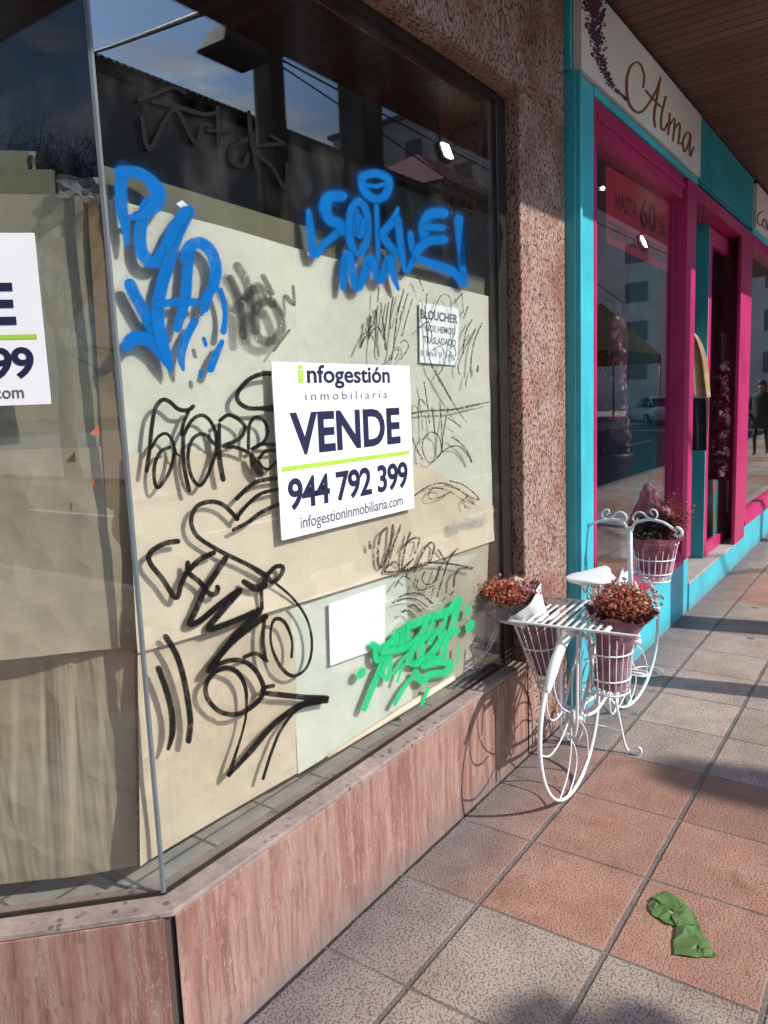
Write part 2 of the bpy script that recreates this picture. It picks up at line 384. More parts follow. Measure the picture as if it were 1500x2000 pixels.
def mk_kraft(name, a, b, c3, crease=.45, vert=0.):
    t = NT(name); P = t.pos(); n1 = t.noise(P, 2.6, 4, .6, .5)
    fib = t.noise(t.pos((1, 1, 9)), 40, 4, .7); fib2 = t.noise(P, 230, 2, .6)
    c = t.ramp(n1, [(.25, a), (.5, b), (.78, c3)])
    c = t.mix(.5, c, t.ramp(fib, [(.3, .86), (.7, 1.08)]), 'MULTIPLY'); c = t.mix(.35, c, t.ramp(fib2, [(.3, .84), (.7, 1.1)]), 'MULTIPLY')
    sp = t.smooth(t.noise(P, 55, 3, .6), .70, .74); c = t.mix(t.math('MULTIPLY', sp, .25), c, (.25, .2, .15))
    w1 = t.noise(P, 2.4, 4, .5, .9)
    dv_ = t.n('VectorMath', {'operation': 'ADD'}, i0=P, i1=t.n('VectorMath', {'operation': 'MULTIPLY'}, i0=t.noise(P, 3, 3, .6, out='Color'), i1=(.12, .12, .12)).outputs[0]).outputs[0]
    r1 = t.n('TexVoronoi', None, Vector=dv_, Scale=5.5, Randomness=1.).outputs['Distance']
    w2 = t.noise(P, 7, 3, .55, 1.2); r2 = t.n('TexVoronoi', None, Vector=dv_, Scale=15., Randomness=1.).outputs['Distance']
    h = t.math('ADD', t.math('MULTIPLY', r1, .6), t.math('MULTIPLY', r2, .4))
    if vert:
        q = t.noise(t.pos((1, 1, .09)), 9, 3, .6, .6); h = t.math('ADD', h, t.math('MULTIPLY', q, vert))
    d = t.n('BsdfDiffuse', None, Color=c, Normal=t.bump(h, crease, .02)).outputs[0]
    tl = t.n('BsdfTranslucent', None, Color=c).outputs[0]
    return t.done(t.n('MixShader', None, i0=.06, i1=d, i2=tl).outputs[0])
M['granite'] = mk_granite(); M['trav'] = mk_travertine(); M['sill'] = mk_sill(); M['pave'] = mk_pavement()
M['wood'] = mk_planks('varnished_soffit_boards', (.125, .050, .030), .092, 'Y'); M['ledge'] = mk_ledge()
M['paper_pale'] = mk_kraft('pale_grey_paper', (.54, .535, .465), (.63, .615, .54), (.68, .65, .57), .45)
M['paper_kraft'] = mk_kraft('brown_kraft_paper', (.57, .475, .355), (.645, .55, .43), (.69, .60, .48), .55)
M['paper_kraft2'] = mk_kraft('creased_kraft_paper', (.52, .435, .33), (.60, .51, .39), (.65, .565, .44), .65, 1.2)
M['paper_white'] = mk_kraft('greenish_white_paper', (.56, .59, .53), (.63, .65, .585), (.68, .69, .62), .4)
M['facet_top'] = mk_kraft('shaded_grey_paper', (.25, .24, .19), (.32, .30, .24), (.37, .345, .27), .40)  # side window papers: the weaker sun there is put into darker colours
M['facet_mid'] = mk_kraft('shaded_tan_crinkled_paper', (.34, .285, .21), (.42, .355, .265), (.48, .41, .31), .5)
M['facet_low'] = mk_kraft('shaded_tan_upright_creases', (.31, .26, .19), (.38, .32, .235), (.44, .375, .28), .5, 2.2)
M['paper_olive'] = mk_kraft('olive_cloth', (.125, .125, .08), (.155, .152, .10), (.19, .18, .12), .12)
M['paper_beige'] = mk_kraft('grey_brown_paper', (.34, .325, .26), (.42, .395, .315), (.47, .44, .35), .35)  # beige of the lower right front sheet
M['paper_tape'] = mk_kraft('brown_packing_tape', (.20, .145, .09), (.26, .185, .115), (.30, .22, .14), .15)
M['glass'] = glass('window_glass', .09, (.975, .985, .97), .042)
M['glass2'] = glass('shop_glass', .125, (.93, .95, .94), .008)
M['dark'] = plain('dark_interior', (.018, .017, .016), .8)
M['bronze'] = plain('dark_bronze_frame', (.03, .024, .02), .4, .3)
M['silicone'] = plain('glass_joint', (.13, .145, .16), .35)
M['concrete'] = plain('grey_concrete', (.20, .19, .18), .85, var=.2, scale=3, bump=.2)
M['joint'] = plain('dark_joint', (.07, .045, .04), .9)
M['asphalt'] = plain('asphalt', (.055, .055, .058), .9, var=.25, scale=2, bump=.3)
M['farpave'] = plain('pale_paving', (.28, .255, .235), .85, var=.2, scale=.8)
M['kerb'] = plain('kerb_stone', (.33, .32, .30), .85, var=.2, scale=4, bump=.2)
M['line'] = plain('road_paint', (.7, .7, .68), .7, var=.15)
M['white'] = plain('white_board', (.80, .80, .82), .45, var=.03, scale=5)
M['navy'] = plain('navy_print', (.006, .007, .045), .6, var=.05)
M['lime'] = plain('lime_print', (.36, .55, .06), .5, var=.05)
M['sheet'] = plain('white_sheet', (.80, .82, .83), .6, var=.03, scale=8)
M['greyink'] = plain('grey_ink', (.10, .105, .12), .6)
# ------------------------------------------------------------------ ground
MB().box(-300, 600, -400, 1500, -.6, -.13).build('road', M['asphalt']).__setitem__('kind', 'structure')
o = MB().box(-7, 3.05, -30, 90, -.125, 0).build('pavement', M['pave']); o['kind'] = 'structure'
o = MB().box(3.053, 3.20, -30, 90, -.125, -.004).build('kerb', M['kerb'], bevel=.012); o['kind'] = 'structure'
o = MB().box(10.2, 60, -60, 200, -.125, .0).build('far_pavement', M['farpave']); o['kind'] = 'structure'
mb = MB()
for k in range(-4, 16): mb.box(6.5, 6.62, k*6., k*6.+2.6, -.13, -.126)
o = mb.build('road_markings', M['line']); o['kind'] = 'structure'
# ------------------------------------------------------------------ corner shop
shop = empty('vacant_shop', (0, 0, 0), 'empty corner shop with papered windows, graffiti, pink stone base and rough granite pillar', 'shop')
D, T22 = .064, math.tan(R(22.5))
def fp(s, n): p = FD*s + FN*n; return (p.x, p.y)
FE = 1.3
def plan(out, back, y1=1.9):
    """the two faces of the base in plan, out in front of the glass and back behind it"""
    return [(out, y1), (out, -out*T22), fp(FE, out), fp(FE, -back), (-back, back*T22), (-back, y1)]
H0 = .428
# front slab, facet slab, dark joint between them
MB().prism([(D, 1.893), (D, -D*T22+.004), (.02, .012), (-.3, .15), (-.3, 1.893)], 0, H0-.016).build('plinth', M['trav'], shop, bevel=.004)
c0 = Vector((D, -D*T22, 0)); q0 = c0+FD*.020
MB().prism([(q0.x, q0.y), fp(FE, D), fp(FE, -.3), fp(.12, -.3), fp(.03, .02)], 0, H0-.016).build('plinth', M['trav'], shop, bevel=.004)
MB().prism([(D-.014, -.010), (D-.018, -.04), fp(.06, D-.016), fp(.05, -.1), (-.1, .1)], 0, H0-.016).build('corner_joint', M['joint'], shop)
MB().prism(plan(D+.001, .045, 1.868), H0-.015, H0).build('sill', M['sill'], shop, bevel=.003)
MB().prism([(-.046, 1.86), (-.046, .019), fp(FE, -.046), fp(FE, -.6), (-.6, .25), (-.6, 1.86)], H0-.018, H0-.010).build('ledge', M['ledge'], shop)
# lintel, pillar, wall above, pier beyond the chamfered side
ZL = 2.70
MB().prism(plan(.095, .10, 1.868), ZL, 3.338).build('lintel', M['granite'], shop, bevel=.006)
MB().box(-.30, D, 1.87, 2.33, 0, 3.338).build('pillar', M['granite'], shop, bevel=.006)
MB().prism([fp(FE+.002, .10), fp(FE+1.2, .10), fp(FE+1.2, -.4), fp(FE+.002, -.4)], 0, 3.338).build('pier', M['granite'], shop, bevel=.006)
# glazing
ZG = H0-.004
g1 = MB().box(-.007, 0, .006, 1.800, ZG, ZL+.01).build('window_pane', M['glass'], shop)
mb = MB(); mb.obox(FD*.006+Vector((0, 0, ZG)), FD, (0, 0, 1), -FN, FE-.006, ZL+.01-ZG, .007)
g2 = mb.build('window_pane', M['glass'], shop)
MB().prism([(.0018, .0055), (.002, -.001), fp(.0058, .0018), fp(.0055, -.0085), (-.0085, .0055)], ZG, ZL-.001).build('glass_joint', M['silicone'], shop)
mb = MB(); mb.box(-.06, .006, 1.787, 1.866, ZG, ZL-.002); mb.box(-.03, -.009, 1.745, 1.786, ZG, ZL-.002)
mb.build('window_frame', M['bronze'], shop, bevel=.003)
mb = MB(); mb.box(-.05, .012, .02, 1.785, ZL-.030, ZL-.002); mb.build('window_frame', M['bronze'], shop)
MB().prism([(.004, 1.786), (.004, 0), fp(FE, .004), fp(FE, -.008), (-.008, .006), (-.008, 1.786)], H0+.0005, H0+.006).build('glazing_bead', M['bronze'], shop)
# inside: back wall, side wall, ceiling
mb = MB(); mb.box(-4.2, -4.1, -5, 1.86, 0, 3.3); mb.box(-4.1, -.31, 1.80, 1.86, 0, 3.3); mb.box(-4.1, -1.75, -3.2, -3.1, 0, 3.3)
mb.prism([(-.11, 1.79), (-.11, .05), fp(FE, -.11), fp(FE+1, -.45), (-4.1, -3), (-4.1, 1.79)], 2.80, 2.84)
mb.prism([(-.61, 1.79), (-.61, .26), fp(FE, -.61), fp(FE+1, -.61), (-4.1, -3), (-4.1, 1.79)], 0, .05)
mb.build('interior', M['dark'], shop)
# ------------------------------------------------------------------ overhanging soffit and the storey on columns
over = empty('arcade', (1.3, 3, 0), 'dark wooden soffit along the shop fronts with the storey above it', 'arcade')
SOF = lambda d: [(-5, -7), (1.20-d, -7), (1.20-d, -1.2), (1.395-d, .4), (1.395-d, 13), (-5, 13)]
MB().prism(SOF(0), 3.341, 3.40).build('soffit', M['wood'], over)
MB().prism(SOF(.01), 3.402, 3.70).build('soffit_edge', M['concrete'], over)
MB().box(-6, 2.95, -9, 16, 5.9, 6.3).build('upper_floor', M['concrete'], over)
MB().box(-5.9, -.4, -8, 15, 3.702, 5.898).build('upper_wall', M['concrete'], over)
for (y0, y1, lab) in ((3.44, 3.60, 'slim grey column at the pavement edge, mirrored as a thin dark bar'), (4.60, 4.88, 'thick grey column at the pavement edge, mirrored as a broad dark bar')):
    mb = MB(); mb.box(2.62, 2.62+(y1-y0), y0, y1, 0, 5.898); mb.box(2.59, 2.65+(y1-y0), y0-.03, y1+.03, 0, .12)
    o = mb.build('column', M['concrete'], None, bevel=.01, loc=(2.7, (y0+y1)/2, 0)); tag(o, lab, 'column', 'columns at the pavement edge')
# ------------------------------------------------------------------ paper behind the glass
def patch(name, top, bot, fn, mat, off=0., bulge=(0, 0), nu=40, nv=24, amp=.004, parent=None, seed=0, freq=5., fold=0., nf=9, lean=False):
    """a sheet of paper between two outlines seen on its own hanging plane; bulge bends the upper and lower edge towards the glass"""
    from mathutils import noise as mn
    def al(pts, n):
        q = spline(pts, 6) if len(pts) > 2 else [tuple(a+(b-a)*k/200 for a, b in zip(*pts)) for k in range(201)]
        L = [0]
        for a, b in zip(q, q[1:]): L.append(L[-1]+math.dist(a, b))
        out = []; j = 0
        for k in range(n+1):
            d = L[-1]*k/n
            while j < len(L)-2 and L[j+1] < d: j += 1
            t = (d-L[j])/max(1e-9, L[j+1]-L[j]); out.append(tuple(a+(b-a)*t for a, b in zip(q[j], q[j+1])))
        return out
    T, B = al(top, nu), al(bot, nu); mb = MB(); idx = []
    for j in range(nv+1):
        v = j/nv
        for i in range(nu+1):
            x = T[i][0]+(B[i][0]-T[i][0])*v; y = T[i][1]+(B[i][1]-T[i][1])*v
            p0 = fn(x, y, off)
            nz = mn.noise(Vector((p0.y*freq+seed*7, p0.x*freq, p0.z*freq)))*amp + mn.noise(Vector((p0.y*freq*3+seed*3, p0.x*freq*3, p0.z*freq*3)))*amp*.35
            e = off + nz*math.sin(math.pi*min(1, .25+v*.5)) + bulge[0]*(1-v)**4 + bulge[1]*v**5*math.sin(math.pi*min(1, max(0, .05+.9*i/nu)))
            if lean: e += bulge[1]*1.1*v**4*(1-(i/nu)**4)
            if fold:
                ph = nf*i/nu+.25*mn.noise(Vector((i/nu*3, v*1.5, seed))); fr = ph-math.floor(ph); a_ = .4+.6*abs(mn.noise(Vector((math.floor(ph)*1.7, seed, 2)))*2)
                e += fold*a_*(fr**.45 if fr < .9 else 8.9*(1-fr)+.06)*math.sin(math.pi*min(1, .1+v*.85))
            idx.append(mb.vert(fn(x, y, e)))
    n1 = nu+1
    for j in range(nv):
        for i in range(nu): mb.face((idx[j*n1+i], idx[(j+1)*n1+i], idx[(j+1)*n1+i+1], idx[j*n1+i+1]))
    c = sum((mb.v[k] for k in (0, nu, len(idx)-1)), Vector())/3
    return mb.build(name, mat, parent, smooth=True, loc=c)
P = onpaper
G = 'sheets of paper hung behind the windows'
tag(patch('cloth_strip', [(198, 322), (345, 365), (640, 455), (966, 549)], [(200, 394), (430, 449), (640, 509), (966, 586)], P, M['paper_olive'], -.012), 'olive strip of cloth along the top of the papered front window', 'cloth')
tag(patch('paper_sheet', [(203, 386), (430, 441), (640, 502), (964, 581)], [(248, 896), (500, 888), (760, 882), (968, 1010)], P, M['paper_pale'], 0, (0, 0), 60, 40, seed=1), 'pale grey paper filling the upper half of the front window', 'paper', G)
tag(patch('paper_sheet', [(248, 885), (500, 877), (740, 872), (966, 990)], [(268, 1276), (400, 1237), (520, 1197), (640, 1161), (800, 1111), (969, 1055)], P, M['paper_kraft'], .005, (0, .016), 60, 30, seed=2), 'brown kraft paper across the middle of the front window behind the sale board', 'paper', G)
tag(patch('paper_sheet', [(268, 1220), (420, 1200), (577, 1160)], [(274, 1692), (330, 1656), (470, 1573), (584, 1508)], P, M['paper_kraft2'], -.006, (0, .004), 90, 40, amp=.005, seed=3, fold=.007, nf=6), 'creased kraft paper in the lower left of the front window, left of the white paper', 'paper', G)
tag(patch('paper_sheet', [(566, 1165), (790, 1100)], [(582, 1512), (700, 1441), (806, 1380)], P, M['paper_white'], .0, (0, 0), 40, 30, seed=4), 'greenish white paper in the bottom middle of the front window, under the blank sheet', 'paper', G)
tag(patch('paper_sheet', [(772, 1105), (955, 1045)], [(798, 1386), (880, 1332), (945, 1285)], P, M['paper_beige'], -.005, (0, 0), 30, 24, seed=5), 'beige paper in the lower right of the front window behind the green graffiti', 'paper', G)
PF = lambda x, y, e: onf(x, y, -.055+e)
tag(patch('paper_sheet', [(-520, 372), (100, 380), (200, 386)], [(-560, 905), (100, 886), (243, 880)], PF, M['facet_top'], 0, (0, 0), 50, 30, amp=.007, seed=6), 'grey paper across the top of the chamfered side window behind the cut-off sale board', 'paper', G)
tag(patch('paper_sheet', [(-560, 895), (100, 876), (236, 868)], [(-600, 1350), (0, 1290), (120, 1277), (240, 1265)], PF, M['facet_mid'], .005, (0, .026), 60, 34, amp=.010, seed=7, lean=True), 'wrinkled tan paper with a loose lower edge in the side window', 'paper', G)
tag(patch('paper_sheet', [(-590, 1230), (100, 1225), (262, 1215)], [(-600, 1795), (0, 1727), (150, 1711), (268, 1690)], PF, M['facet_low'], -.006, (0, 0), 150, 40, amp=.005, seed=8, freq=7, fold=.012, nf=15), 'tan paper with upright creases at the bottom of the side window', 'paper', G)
tag(patch('tape_strip', [(170, 384), (206, 386)], [(226, 1272), (274, 1268)], PF, M['paper_tape'], .008, (0, 0), 6, 40, amp=.003, seed=9), 'brown tape strip running down beside the glass corner', 'tape')
tag(patch('cloth_strip', [(-520, 322), (40, 330), (108, 333)], [(-520, 376), (40, 380), (110, 381)], PF, M['paper_olive'], -.01, seed=10), 'olive cloth folded along the top of the side window paper', 'cloth')
tag(patch('cloth_strip', [(-520, 292), (30, 294), (50, 300), (60, 312)], [(-520, 331), (30, 331), (50, 331), (61, 331)], PF, M['paper_olive'], -.016, seed=11), 'short round-ended olive cloth lying on top of another strip', 'cloth')
mb = MB(); a, b = onpaper(640, 1478, .012), onpaper(884, 1324, .012)
mb.tube([a+(b-a)*k/12 for k in range(13)], [.004+.0085*min(1, k/7) for k in range(13)], 12)
tag(mb.build('paper_roll', M['paper_kraft'], None, smooth=True, loc=a), 'long cream paper roll lying on the ledge inside the front window', 'paper roll')
# torn scraps
for pts, mname, lab in (([(344, 398), (356, 391), (369, 403), (358, 409)], 'sheet', 'white torn scrap of paper above the tall blue letters'),):
    mb = MB(); mb.poly([onx(x, y, -.009) for x, y in pts]); mb.poly([onx(x, y, -.0095) for x, y in pts[::-1]]); tag(mb.build('paper_scrap', M[mname], None, loc=onx(*pts[0], -.009)), lab, 'paper scrap')
M['orange'] = plain('orange_sticker', (.75, .17, .05), .5)
mb = MB(); mb.poly([onf(x, y, -.009) for x, y in ((176, 846), (193, 829), (194, 850), (179, 850))]); tag(mb.build('sticker', M['orange'], None, loc=onf(185, 840, -.009)), 'orange triangular sticker remnant inside the side window', 'sticker')
mb = MB(); mb.poly([onf(x, y, -.009) for x, y in ((179, 935), (184, 934), (185, 948), (180, 949))]); tag(mb.build('sticker', M['orange'], None, loc=onf(182, 940, -.009)), 'thin orange sliver of sticker below the triangular one', 'sticker')
t = NT('clear_plastic_film'); M['film'] = t.done(t.n('MixShader', None, i0=.45, i1=t.n('BsdfTransparent').outputs[0], i2=t.bsdf((.35, .38, .4), .12, spec=1.)).outputs[0])
mb = MB(); rng = random.Random(5); rows = []
for j in range(5):
    rows.append([mb.vert(onf(112+16*i+rng.uniform(-5, 5), 338+12*j+2.5*i+rng.uniform(-4, 4), -.02+rng.uniform(-.02, .02))) for i in range(7)])
for j in range(4):
    for i in range(6): mb.face((rows[j][i], rows[j+1][i], rows[j+1][i+1], rows[j][i+1]))
tag(mb.build('plastic_film', M['film'], None, loc=onf(150, 360, -.02)), 'crumpled clear plastic film between the olive cloth and the glass corner', 'plastic film')
# ------------------------------------------------------------------ lettering
def text_verts(s, bold=0., font_space=1., shear=0.):
    cu = bpy.data.curves.new('lettering', 'FONT'); cu.body = s; cu.size = 1; cu.offset = bold; cu.space_character = font_space; cu.shear = shear; cu.resolution_u = 4
    ob = bpy.data.objects.new('lettering', cu); COL.objects.link(ob); bpy.context.view_layer.update()
    me = bpy.data.meshes.new_from_object(ob.evaluated_get(bpy.context.evaluated_depsgraph_get()))
    vs_ = [(v.co.x, v.co.y) for v in me.vertices]; fs = [tuple(p.vertices) for p in me.polygons]
    bpy.data.objects.remove(ob); bpy.data.curves.remove(cu); bpy.data.meshes.remove(me)
    x0, x1 = min(v[0] for v in vs_), max(v[0] for v in vs_); y0, y1 = min(v[1] for v in vs_), max(v[1] for v in vs_)
    return [((a-x0)/(x1-x0), (b-y0)/(y1-y0)) for a, b in vs_], fs
def put_line(parent, mat, s, fn, box, bold=0., space=1.):
    mb = MB(); put_text(mb, s, fn, box, bold, space); return mb.build('lettering', mat, parent)
def put_text(mb, s, fn, box, bold=0., space=1., shear=0.):
    """fn(u, v) -> world point; box = (u0, v0, u1, v1)"""
    vv, ff = text_verts(s, bold, space, shear); u0, v0, u1, v1 = box
    base = len(mb.v)
    for a, b in vv: mb.vert(fn(u0+(u1-u0)*a, v0+(v1-v0)*b))
    for f in ff: mb.face([base+i for i in f])
# the sale board: real size .66 x .475 m, seen square on to the glass
SY0, SY1, SZ0, SZ1 = .465, 1.123, 1.191, 1.664
def loc2(x, y): p = onx(x, y, .006); return p.y-SY0, p.z-SZ0
def bx(l, b, r, t): return (loc2(*l)[0], loc2(*b)[1], loc2(*r)[0], loc2(*t)[1])
def sale_board(name, org, ud, nd, sc, label):
    W_, H_ = SY1-SY0, SZ1-SZ0
    org, ud, nd = Vector(org), Vector(ud), Vector(nd)
    root = empty(name, org, label, 'sign', 'sale boards in the shop windows')
    fn = lambda u, v, e: org+ud*(u*sc)+Vector((0, 0, v*sc))+nd*e
    mb = MB(); mb.obox(fn(0, 0, .0012), ud, (0, 0, 1), nd, W_*sc, H_*sc, .003); mb.build('board', M['white'], root)
    E_ = .0052; F = lambda u, v: fn(u, v, E_)
    mb2 = MB()
    b = bx((583, 745), (760, 750), (762, 745), (760, 724))
    W1 = b[2]-b[0]; base = loc2(762, 748)[1]; top = loc2(758, 716)[1]
    xh = top-base
    put_line(root, M['lime'], 'i', F, (b[0], base, b[0]+W1*.052, base+xh*.97), .03)
    put_line(root, M['navy'], 'nfogestión', F, (b[0]+W1*.085, base-xh*.30, b[2], base+xh), .022)
    b = bx((597, 782), (757, 777), (757, 777), (755, 762)); put_line(root, M['greyink'], 'inmobiliaria', F, (b[0], loc2(600, 782)[1], b[2], loc2(600, 765)[1]), .002, 1.45)
    put_line(root, M['navy'], 'VENDE', F, (loc2(566, 812)[0], loc2(783, 866)[1], loc2(783, 866)[0], loc2(779, 796)[1]), .030)
    l0, l1 = loc2(551, 917), loc2(800, 883); zc = (l0[1]+l1[1])/2
    q = [F(l0[0], zc-.0065), F(l1[0], zc-.0065), F(l1[0], zc+.0065), F(l0[0], zc+.0065)]; mb2.poly(q)
    put_line(root, M['navy'], '944 792 399', F, (loc2(563, 960)[0], loc2(797, 952)[1], loc2(797, 930)[0], loc2(790, 901)[1]), .026, .93)
    put_line(root, M['greyink'], 'infogestioninmobiliaria.com', F, (loc2(588, 1030)[0], loc2(590, 1036)[1]-.006, loc2(787, 980)[0], loc2(590, 1008)[1]), .010)
    mb2.build('green_rule', M['lime'], root)
    return root
sale_board('sale_board', (.0003, SY0, SZ0), (0, 1, 0), (1, 0, 0), 1., 'white sale board with navy VENDE lettering and phone number on the graffitied front window')
sc = .727; e0 = FD*(.1405+(SY1-SY0)*sc)+FN*.0003
sale_board('sale_board', (e0.x, e0.y, 1.571), (A45, A45, 0), (A45, -A45, 0), sc, 'smaller white sale board on the side window, cut off at the left edge')
# notice of the shop that moved
na, nb_, nc, nd_ = (819, 590), (898, 603), (893, 714), (820, 708)
def bil(u, v, e): 
    x = (nd_[0]*(1-u)+nc[0]*u)*(1-v)+(na[0]*(1-u)+nb_[0]*u)*v; y = (nd_[1]*(1-u)+nc[1]*u)*(1-v)+(na[1]*(1-u)+nb_[1]*u)*v
    return onx(x, y, e)
root = empty('notice', bil(.5, .5, -.012), 'small white printed notice taped inside the glass above the sale board', 'notice')
mb = MB(); mb.poly([bil(0, 0, -.0125), bil(1, 0, -.0125), bil(1, 1, -.0125), bil(0, 1, -.0125)]); mb.build('sheet', M['sheet'], root)
mb = MB(); F = lambda u, v: bil(u, v, -.0120)
put_line(root, M['greyink'], 'BLOUCHER', F, (.03, .73, .96, .89), .03)
for s, b in (('NOS HEMOS', (.16, .53, .88, .645)), ('TRASLADADO', (.1, .33, .94, .45))): put_line(root, M['greyink'], s, F, b, .016)
M['faint'] = plain('faded_print', (.33, .36, .40), .6)
mb = MB()
for u0, u1 in ((.03, .11), (.17, .47), (.55, .60), (.67, .92)):
    n = max(1, int((u1-u0)/.07))
    for k in range(n):
        a = u0+(u1-u0)*k/n; h = .06 if k % 3 else .09
        mb.poly([F(a, .12), F(a+(u1-u0)/n*.7, .12), F(a+(u1-u0)/n*.7, .12+h), F(a, .12+h)])
mb.build('faded_line', M['faint'], root)
mb = MB(); mb.poly([onx(x, y, -.012) for x, y in ((645, 1301), (752, 1262), (753, 1141), (642, 1179))]); mb.poly([onx(x, y, -.0125) for x, y in ((642, 1179), (753, 1141), (752, 1262), (645, 1301))])
tag(mb.build('blank_sheet', M['sheet'], None, loc=onx(697, 1220, -.012)), 'blank white sheet of paper inside the front window above the green graffiti', 'paper')
# ------------------------------------------------------------------ graffiti: paint strokes lying on the outer face of the glass
def stroke(mb, pts, w0, off, feather=.35, fn=onx, amax=1.):
    """pts: (x, y[, width]) of the stroke's middle line, on the glass plane"""
    P_ = [(p[0], p[1], (p[2] if len(p) > 2 else w0)) for p in pts]
    if len(P_) == 1: P_ = [P_[0], (P_[0][0]+.5, P_[0][1]+.5, P_[0][2])]
    q = spline([(a, b, 0, c) for a, b, c in P_], 3.2) if False else spline(P_, 3.5)
    # round ends
    def ext(p, d, w): return [(p[0]+d[0]*w*.5*s_, p[1]+d[1]*w*.5*s_, w*k_) for s_, k_ in ((.5, .87), (.85, .55), (1., .12))]
    def nrm(a, b): L = math.dist(a[:2], b[:2]) or 1; return ((a[0]-b[0])/L, (a[1]-b[1])/L)
    q = ext(q[0], nrm(q[0], q[1]), q[0][2])[::-1]+q+ext(q[-1], nrm(q[-1], q[-2]), q[-1][2])
    prev = None; n = len(q)
    for i, (x, y, w) in enumerate(q):
        a, b = q[max(i-1, 0)], q[min(i+1, n-1)]; d = nrm(b, a); nx, ny = -d[1], d[0]
        e = off + i*1.2e-6; h = max(.3, w*.5); hi = h*(1-feather); ho = h*(1+feather*.55)
        ring = [mb.vert(fn(x+nx*k, y+ny*k, e), al) for k, al in ((-ho, 0.), (-hi, amax), (hi, amax), (ho, 0.))]
        if prev:
            for k in range(3): mb.face((prev[k], prev[k+1], ring[k+1], ring[k]))
        prev = ring
OFF = [.0006]
def tagpaint(name, strokes, mat, label, feather=.35, sx=1., ox=0., oy=0., amax=1., over=0.):
    mb = MB()
    for st in strokes:
        w, pts = st[0], st[1]
        OFF[0] += .00003; WS = 1.22
        if over: stroke(mb, [(ox+p[0]/sx, oy+p[1]/sx)+((p[2]*WS*1.75/sx,) if len(p) > 2 else ()) for p in pts], w*WS*1.75/sx, OFF[0]-.00001, .98, amax=over)
        WS = 1.34 if mat is M['green'] else 1.22
        stroke(mb, [(ox+p[0]/sx, oy+p[1]/sx)+((p[2]*WS/sx,) if len(p) > 2 else ()) for p in pts], w*WS/sx, OFF[0], feather, amax=amax)
    o = mb.build(name, mat, g1); o['label'] = label; return o
M['blue'] = paint('blue_spray_paint', (.003, .105, .335), 1, .35)
M['ink'] = paint('black_marker', (.006, .0055, .0055), .98, .5)
M['ink2'] = paint('worn_black_marker', (.016, .015, .013), .85, .5, .14)
M['green'] = paint('green_spray_paint', (.02, .43, .165), .97, .4)
M['smear'] = paint('smeared_black_paint', (.02, .02, .02), .72, .5, .22)
M['grey'] = paint('grey_smear', (.28, .28, .25), .55, .6, .14)
B = 'blue'
tagpaint('graffiti', [
 (62, [(715, 105), (708, 200), (715, 330), (735, 430, 48), (741, 530, 24)]),
 (60, [(705, 105, 60), (800, 110), (880, 160, 66), (925, 235, 80), (900, 310, 80), (830, 362, 50), (745, 376, 26)]),
 (64, [(860, 300), (828, 420), (822, 530), (850, 610), (912, 632), (968, 550), (1020, 440), (1085, 345)]),
 (66, [(1100, 345), (1030, 500), (985, 650), (945, 790), (925, 900), (930, 1000), (955, 1120), (988, 1225, 40), (1000, 1280, 10)]),
 (62, [(762, 768), (800, 850), (860, 960), (910, 1060), (955, 1170), (990, 1240, 40)]),
 (70, [(748, 1118), (780, 1085, 74), (850, 1085, 66), (920, 1130, 66), (975, 1210, 50)]),
 (56, [(1108, 590), (1098, 700), (1085, 850), (1040, 1020, 46)]),
 (42, [(930, 885), (1040, 868), (1145, 872)]),
 (62, [(1090, 610), (1110, 545), (1175, 525), (1235, 575), (1265, 670), (1255, 760, 60)]),
 (52, [(1235, 800, 50), (1210, 850, 56), (1200, 900, 50)]),
 (26, [(1290, 800), (1312, 880), (1318, 960), (1310, 1040, 34)]),
 (44, [(1140, 985), (1090, 1080), (1062, 1180), (1072, 1262, 20)]),
 (40, [(1300, 1105, 26), (1265, 1180), (1235, 1260)]),
 (20, [(1195, 1085), (1205, 1120)]), (22, [(1175, 1280), (1178, 1300)]), (16, [(1180, 945), (1210, 900)]), (18, [(1240, 760), (1300, 830)]),
], M[B], 'tall blue spray-painted letters stacked at the left of the front window, partly scratched off', .26, 3, 0, 300, over=.30)
tagpaint('graffiti', [
 (44, [(308, 1240, 28), (318, 1330), (332, 1470), (352, 1490), (400, 1430, 40), (500, 1345)]),
 (58, [(500, 1150), (430, 1155, 64), (405, 1215, 66), (430, 1285), (485, 1310), (505, 1345)]),
 (40, [(600, 1180), (640, 1220), (655, 1330), (640, 1440), (600, 1485), (560, 1440), (545, 1330), (560, 1220), (600, 1180)]),
 (34, [(585, 1240), (572, 1380), (600, 1265), (612, 1385), (632, 1300)]),
 (46, [(620, 1040), (632, 1110), (690, 1165), (750, 1150), (778, 1090), (765, 1040), (700, 1015), (635, 1030)]),
 (24, [(655, 1085), (700, 1092), (745, 1080)]),
 (26, [(706, 1210), (712, 1380), (716, 1525)]), (44, [(830, 1225, 20), (800, 1300), (745, 1365), (775, 1430), (835, 1490)]),
 (38, [(832, 1290), (850, 1450), (878, 1590, 24), (925, 1520)]), (34, [(905, 1375), (915, 1450), (940, 1500)]),
 (58, [(1095, 1250), (1020, 1255), (985, 1320), (990, 1390)]), (40, [(1000, 1330), (1090, 1335)]), (50, [(1095, 1405), (1010, 1415), (945, 1470), (955, 1515, 40), (1060, 1555), (1150, 1590), (1212, 1650)]),
 (40, [(1216, 1650), (1205, 1500), (1190, 1290, 56)]),
 (50, [(508, 1685, 30), (518, 1570), (540, 1490), (560, 1580), (595, 1690, 40), (640, 1600), (668, 1515), (720, 1640, 40), (760, 1580), (785, 1515), (800, 1600, 40), (832, 1690, 20)]),
], M[B], 'blue spray-painted scrawl with a small smile over it at the upper right of the front window', .48, 3, 500, 0, over=.36)
